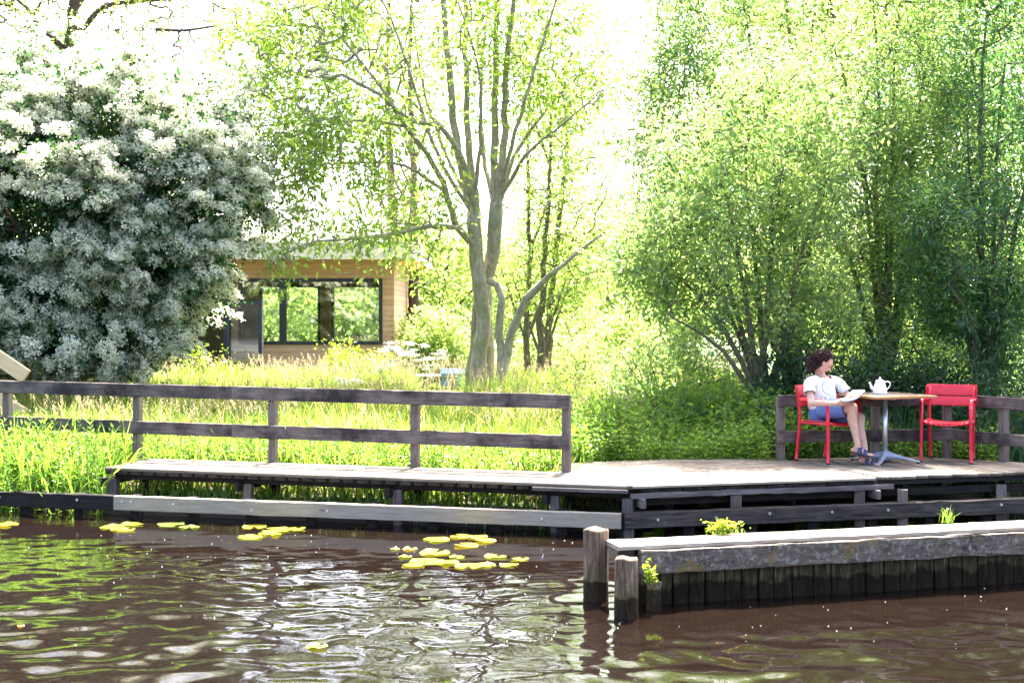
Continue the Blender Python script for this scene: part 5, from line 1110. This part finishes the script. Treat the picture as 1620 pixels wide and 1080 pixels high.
# book frame
bc = W_(1347, 633, 14.13); bn = nrm(VX([-.42, -.05, .80])); bu = nrm(np.cross(VX([.62, .78, 0.0]), bn)); bs = nrm(np.cross(bn, bu))  # bs across pages
bs = nrm(VX([.74, .38, .34])); bn = nrm(VX([-.38, -.12, .92]) - bs * np.dot(bs, VX([-.38, -.12, .92]))); bu = np.cross(bn, bs)
def hand(wr, dirv, palm_n, side, curls, thumb):
    """wrist, finger direction, palm normal (towards palm side), side = thumb side vector"""
    d = nrm(dirv); n = nrm(palm_n - d * np.dot(palm_n, d)); s = nrm(side - d * np.dot(side, d) - n * np.dot(side, n)); out = []
    c = wr + d * .048; out.append(ellips(c, (d * .054, s * .040, n * .017))); out.append(loftr([wr - d * .01, wr + d * .03], [.025, .032], s, 12, rd=[.020, .016], step=.012))
    for i, (off, ln, rr) in enumerate(((.030, .072, .0086), (.010, .080, .0090), (-.011, .074, .0086), (-.030, .060, .0078))):
        b0 = wr + d * .088 + s * off - d * abs(off - .005) * .15; cu = curls[i]; p1 = b0 + d * ln * .45 + n * ln * .18 * cu; p2 = p1 + d * ln * .26 + n * ln * .30 * cu; p3 = p2 + d * ln * (.20 - .12 * cu) + n * ln * .30 * cu
        out.append(loftr([b0 - d * .012, p1, p2, p3], [rr * 1.08, rr, rr * .94, rr * .82], s, 8, step=.012))
    t0 = wr + d * .022 + s * .026; t1 = t0 + s * .026 + d * .022 + n * .012; t2 = t1 + d * .026 + s * .006 + n * .010 * thumb; t3 = t2 + d * .020 + n * .008 * thumb
    out.append(loftr([t0, t1, t2, t3], [.0135, .0115, .0100, .0085], n, 8, step=.012)); return out
hands = hand(wrR, nrm(bc - bs * .10 - wrR) + VX([.35, .05, -.05]), VX([.30, .55, .55]), VX([.1, .1, 1.]), (.5, .7, .8, .9), 1.0)
hands += hand(wrL, nrm(VX([-.25, -.88, .10])), VX([-.35, -.15, .85]), VX([-.9, .1, .3]), (.5, .6, .6, .7), .8)
ft = nrm(VX([.80, -.58, 0]))
def foot(ank, d, pitch, zs):
    """bare foot; returns skin shapes and sole frame"""
    d = nrm(d + VX([0, 0, pitch])); s = nrm(np.cross(d, upv)); u = np.cross(s, d); heel = ank - d * .045 - u * .055; out = []
    out.append(loftr([ank, heel + d * .02 + u * .012], [.034, .028], s, 12, step=.02)); out.append(loftr([heel + u * .008, heel + d * .07 + u * .012, heel + d * .14 + u * .002, heel + d * .17 + u * -.002], [.027, .030, .040, .040], s, 14, rd=[.026, .030, .020, .014], step=.02))
    out.append(loftr([ank - u * .012, heel + d * .12 + u * .016], [.033, .028], s, 12, rd=[.030, .018], step=.02))
    for i, (off, ln, rr) in enumerate(((.026, .040, .0125), (.009, .036, .0095), (-.006, .032, .0088), (-.019, .027, .0082), (-.031, .022, .0078))):
        b0 = heel + d * (.178 - .3 * max(0, .01 - off) ) - s * off * zs; out.append(loftr([b0, b0 + d * ln * .5 + u * .004, b0 + d * ln - u * .003], [rr, rr * .95, rr * .85], s, 8, step=.01))
    return out, (heel, d, s, u)
fR, frR = foot(ankR, VX([.86, -.50, 0]), -.18, 1); fL, frL = foot(ankL, VX([.80, -.58, 0]), -.10, -1)
person = empty('person', (3.43, 14.5, ZS), 'woman with dark curly hair seated in the left red chair reading, white tee, blue shorts', 'person')
fuse('body', head + neck + torso + arms + legs + hands + fR + fL, .0058, M_skin, person, 2, .45)
# ---- clothing
def shirtmat():
    m, nt, b = newmat('white_tee_cotton'); geo = N(nt, "ShaderNodeTexCoord"); mp = N(nt, "ShaderNodeVectorMath", operation='SUBTRACT')
    pc = W_(1311.5, 613, 14.40); mp.inputs[1].default_value = tuple(pc); nt.links.new(geo.outputs["Object"], mp.inputs[0])
    sv = nrm(VX([.78, .42, -.12])); 
    def dot(v):
        d = N(nt, "ShaderNodeVectorMath", operation='DOT_PRODUCT'); d.inputs[1].default_value = tuple(v); nt.links.new(mp.outputs[0], d.inputs[0]); return d.outputs["Value"]
    def M(op, a, b_=None, c_=None):
        n = N(nt, "ShaderNodeMath", operation=op)
        for i, v in enumerate((a, b_, c_)):
            if v is None: continue
            if isinstance(v, (int, float)): n.inputs[i].default_value = v
            else: nt.links.new(v, n.inputs[i])
        return n.outputs[0]
    x = dot(sv); z = dot(VX([0, 0, 1])); 
    def ring(cx, cz, r, wd_):
        d = M('SQRT', M('ADD', M('POWER', M('SUBTRACT', x, cx), 2.0), M('POWER', M('SUBTRACT', z, cz), 2.0))); return M('LESS_THAN', M('ABSOLUTE', M('SUBTRACT', d, r)), wd_)
    dd = M('SQRT', M('ADD', M('POWER', x, 2.0), M('POWER', z, 2.0))); an = M('ARCTAN2', z, x)
    pet = M('LESS_THAN', M('ABSOLUTE', M('SUBTRACT', dd, M('ADD', 0.038, M('MULTIPLY', M('SINE', M('MULTIPLY', an, 7.0)), 0.012)))), .0022)
    tot = M('MAXIMUM', ring(0, 0, .070, .0032), ring(0, 0, .014, .004)); tot = M('MAXIMUM', tot, M('MULTIPLY', pet, 1.0))
    tot = M('MAXIMUM', tot, ring(.004, -.105, .030, .0025)); tot = M('MAXIMUM', tot, ring(-.05, -.115, .020, .0025)); tot = M('MAXIMUM', tot, ring(.055, -.112, .020, .0025))
    band = M('MULTIPLY', M('LESS_THAN', M('ABSOLUTE', M('ADD', z, .155)), .022), M('LESS_THAN', M('ABSOLUTE', x), .085)); nz = noise(nt, geo.outputs["Object"], 60, 3); band = M('MULTIPLY', band, M('GREATER_THAN', nz, .52)); tot = M('MAXIMUM', tot, band)
    front = M('GREATER_THAN', dot(VX([.6, -.8, 0.])), -.12); tot = M('MULTIPLY', tot, front)
    c = mixc(nt, M('MULTIPLY', tot, .85), (0.76, 0.76, 0.80), (0.04, 0.045, 0.12)); nt.links.new(c, b.inputs["Base Color"]); b.inputs["Roughness"].default_value = .9
    bump(nt, b, noise(nt, geo.outputs["Object"], 9, 3, .5, 1.2), .6, .03); return m
M_tee = shirtmat()
sd_ = -upv
tee = [loftr([pel + upv * .055 + fwd * .01, waist + fwd * .012, (waist + chest) / 2 + fwd * .02, chest + fwd * .008, neckb - upv * .030], [.172, .158, .158, .158, .080], rgt, 22, rd=[.130, .128, .126, .115, .072])]
for s_, e_, o_ in ((shR, elR, 1), (shL, elL, -1)):
    k = .50; m_ = s_ * (1 - k) + e_ * k
    tee.append(loftr([neckb - upv * .040 , s_ + upv * .004, s_ * (1 - k * .5) + e_ * k * .5 + rgt * .012 * o_, m_ + rgt * .02 * o_], [.058, .060, .062, .066], None, 16))
shirt = fuse('t_shirt', tee, .009, M_tee, person, 4, .5)
# cut the shirt open at neck, sleeve ends and hem
bm = bmesh.new(); bm.from_mesh(shirt.data); L0 = VX([0., 0, 0])
def cut(co, no):
    bmesh.ops.bisect_plane(bm, geom=bm.verts[:] + bm.edges[:] + bm.faces[:], plane_co=Vector(co - L0), plane_no=Vector(no), clear_outer=True)
def cutlocal(co, no, rad):
    c = Vector(co - L0); nn_ = Vector(no).normalized(); dl = [f for f in bm.faces if (f.calc_center_median() - c).length < rad and (f.calc_center_median() - c).dot(nn_) > 0]; bmesh.ops.delete(bm, geom=dl, context='FACES')
cutlocal(neckb - upv * .022 + fwd * .01, upv + fwd * .35, .11)
for s_, e_, o_ in ((shR, elR, 1), (shL, elL, -1)): cutlocal(s_ * .5 + e_ * .5 + rgt * .02 * o_, nrm(e_ - s_), .10)
cutlocal(pel + upv * -.005, -upv, .24)
bmesh.ops.solidify(bm, geom=bm.faces[:], thickness=.002); bm.to_mesh(shirt.data); bm.free()
M_short = plain('blue_denim_shorts', (0.10, 0.19, 0.46), 0.85, 0, 0.25, 22); M_hem = plain('navy_hem', (0.015, 0.03, 0.10), 0.85)
kr = hipR * .17 + kneeR * .83; kl = hipL * .2 + kneeL * .8
sh_ = [loftr([pel - upv * .035 - fwd * .02, pel + upv * .09], [.150, .150], rgt, 22, rd=[.115, .115]), loftr([hipR, hipR * .5 + kneeR * .5 - upv * .006, kr], [.100, .098, .088], None, 18), loftr([hipL, hipL * .5 + kneeL * .5 - upv * .01, kl], [.100, .098, .088], None, 18)]
sho = fuse('shorts', sh_, .009, M_short, person, 4, .5)
bm = bmesh.new(); bm.from_mesh(sho.data)
cutlocal(kr, nrm(kneeR - hipR), .15); cutlocal(kl, nrm(kneeL - hipL), .15)
bmesh.ops.solidify(bm, geom=bm.faces[:], thickness=.003); bm.to_mesh(sho.data); bm.free()
def hemring(c, t, r):
    t = nrm(t); a = nrm(np.cross(t, upv)); b_ = np.cross(t, a); q = [c + a * math.cos(x) * r + b_ * math.sin(x) * r for x in np.linspace(0, 6.283, 26)]; V, F = tube_np(q, np.full(len(q), .006), 6, False); return V, F
V, F = hemring(kr - nrm(kneeR - hipR) * .003, kneeR - hipR, .0895); link('shorts_hem', npmesh('shorts_hem', V, F, smooth=True), M_hem, person)
# ---- sandals: sole + two broad straps each
M_sand = plain('navy_sandal', (0.02, 0.03, 0.10), 0.55); M_sole = plain('dark_cork_sole', (0.10, 0.06, 0.04), 0.8)
for (heel, d, s, u), nm in ((frR, 'sandal'), (frL, 'sandal')):
    V, F = [], []; n = 26
    out_ = []
    for i in range(n):
        t = i / n * 6.283; x = .122 * math.cos(t); y = (.040 + .006 * (math.cos(t) > 0)) * math.sin(t) ; x = x * (1 if abs(math.cos(t)) < .8 else .97); out_.append((x + .092, y))
    for zz in (-.042, -.022):
        for (x, y) in out_: V.append(heel + d * x + s * y + u * zz)
    so = bpy.data.meshes.new('sole'); so.from_pydata([tuple(v) for v in V], [], [[i, (i + 1) % n, n + (i + 1) % n, n + i] for i in range(n)] + [list(range(n))[::-1], list(range(n, 2 * n))]); sob = link(nm, so, M_sole, person)
    for (x0, w_s) in ((.078, .046), (.140, .042)):
        V, F = [], []; k = 12
        for i in range(k + 1):
            a = math.pi * i / k; hh_ = .072 if x0 < .1 else .054
            for dx in (-w_s / 2, w_s / 2): V.append(heel + d * (x0 + dx + .008 * math.cos(a)) + s * (.050 * math.cos(a)) + u * (-.025 + (hh_ + .014 * (dx < 0) ) * math.sin(a)))
        F = [(2 * i, 2 * i + 1, 2 * i + 3, 2 * i + 2) for i in range(k)]; st_ = link('strap', npmesh('strap', V, F, smooth=True), M_sand, sob, world=False); st_.matrix_parent_inverse = Matrix.Translation(Vector(person.location)) @ Matrix.Identity(4)
        st_.matrix_parent_inverse = Matrix.Identity(4); mo = st_.modifiers.new('s', 'SOLIDIFY'); mo.thickness = .004; mo.offset = 1
# ---- hair: curls over a cap
M_hair = None
m, nt, b = newmat('dark_brown_hair'); at = N(nt, "ShaderNodeAttribute", attribute_name="v"); nt.links.new(ramp(nt, [(0, (0.020, 0.009, 0.010)), (.75, (0.035, 0.016, 0.014)), (1, (0.08, 0.04, 0.028))], at.outputs["Fac"]), b.inputs["Base Color"]); b.inputs["Roughness"].default_value = .6; b.inputs["Specular IOR Level"].default_value = .15; M_hair = m
hr = np.random.default_rng(9)
cap = fuse('hair', [ellips(H(-.030, 0, .030), (hf * .094, hr_ * .084, hu * .098)), ellips(H(-.055, 0, -.035), (hf * .064, hr_ * .080, hu * .080)), ellips(H(-.020, .060, -.02), (hf * .040, hr_ * .026, hu * .07)), ellips(H(-.020, -.060, -.02), (hf * .040, hr_ * .026, hu * .07))], .008, M_hair, person, 2)
ps = []; vs = []
for i in range(620):
    th = hr.uniform(0, 6.283); el = hr.uniform(-.85, 1.0); dv = VX([math.cos(th) * math.sqrt(max(0, 1 - el * el)), math.sin(th) * math.sqrt(max(0, 1 - el * el)), el])
    if dv[0] > .38 and el < .62: continue
    if dv[0] > .75: continue
    p = H(-.030 + dv[0] * .095, dv[1] * .084, .028 + dv[2] * .098 - (.045 if el < -.2 else 0)); o_ = nrm(p - H(-.03, 0, -.02)); L_ = hr.uniform(.05, .10); q = [p - o_ * .01]; ph = hr.uniform(0, 6.28); sx = nrm(np.cross(o_, hu + VX([.01, .02, 0]))); rr = hr.uniform(.005, .012)
    for k in range(1, 9):
        t = k / 8; q.append(p + o_ * (.012 + .012 * math.sin(t * 3.1)) - hu * L_ * t + sx * rr * math.sin(ph + t * 9) + o_ * rr * math.cos(ph + t * 9) - hf * .02 * t * (dv[0] > 0))
    V, F = tube_np(q, np.array([.004, .0055, .006, .0055, .005, .0045, .0035, .0025, .001]), 5, False); ps.append((V, F)); vs += [hr.random() * .8 + .2 * (el > .6)] * len(F)
V, F = merge(ps); link('curls', npmesh('curls', V, F, vs, smooth=True), M_hair, person)
M_dark = plain('brow_and_lash', (0.03, 0.015, 0.012), .7); M_lip = plain('lips', (0.42, 0.12, 0.11), .45)
ps = []
for sgn in (1, -1):
    ps.append(tube_np([H(.083, sgn * .016, .034), H(.082, sgn * .030, .039), H(.070, sgn * .046, .033)], [.0025, .003, .0015], 5)); 
    ps.append(tube_np([H(.083, sgn * .018, .006), H(.083, sgn * .030, .001), H(.074, sgn * .043, .005)], [.0018, .0024, .0018], 5))
V, F = merge(ps); link('brows_and_lashes', npmesh('brows_and_lashes', V, F, smooth=True), M_dark, person)
V, F = merge([tube_np([H(.084, -.020, -.052), H(.094, 0, -.051), H(.084, .020, -.052)], [.002, .0045, .002], 6)]); link('lips', npmesh('lips', V, F, smooth=True), M_lip, person)
# ---- book, open in her hands
bk = empty('book', tuple(bc), "open paperback book with white pages held over the woman's knee", 'book')
M_page = plain('book_pages', (0.74, 0.74, 0.72), .8, 0, .03); M_cov = plain('book_cover', (0.10, 0.10, 0.12), .5)
bc = bc + bn * .02
for sgn, nm in ((-1, 'pages'), (1, 'pages')):
    V, F = [], []; n = 9
    for i in range(n):
        t = i / (n - 1); x = sgn * .135 * t; hz = .020 * math.sin(min(1, t * 1.6) * 1.57) + (.010 + .03 * t) * (t) * .4
        for yy in (-.095, .095):
            for zz in (0, 1): V.append(bc + bs * x + bu * yy + bn * (hz * (1 if zz else .0) + (.0 if zz else .004 * t - .002 + .022 * t * t) + (.004 if zz else 0)))
    for i in range(n - 1):
        a = i * 4; b2 = a + 4; F += [(a + 1, a + 3, b2 + 3, b2 + 1), (a, b2, b2 + 2, a + 2), (a, a + 1, b2 + 1, b2), (a + 2, b2 + 2, b2 + 3, a + 3)]
    F.append(tuple((n - 1) * 4 + k for k in (0, 1, 3, 2))); o = link(nm, npmesh(nm, V, F), M_page, bk)
V, F = [], []
for i in range(11):
    x = -.14 + .028 * i; t = abs(x) / .135
    for yy in (-.099, .099): V.append(bc + bs * x + bu * yy + bn * (-.004 + .022 * t * t))
F = [(2 * i, 2 * i + 1, 2 * i + 3, 2 * i + 2) for i in range(10)]; o = link('cover', npmesh('cover', V, F), M_cov, bk); mo = o.modifiers.new('s', 'SOLIDIFY'); mo.thickness = .003; mo.offset = -1
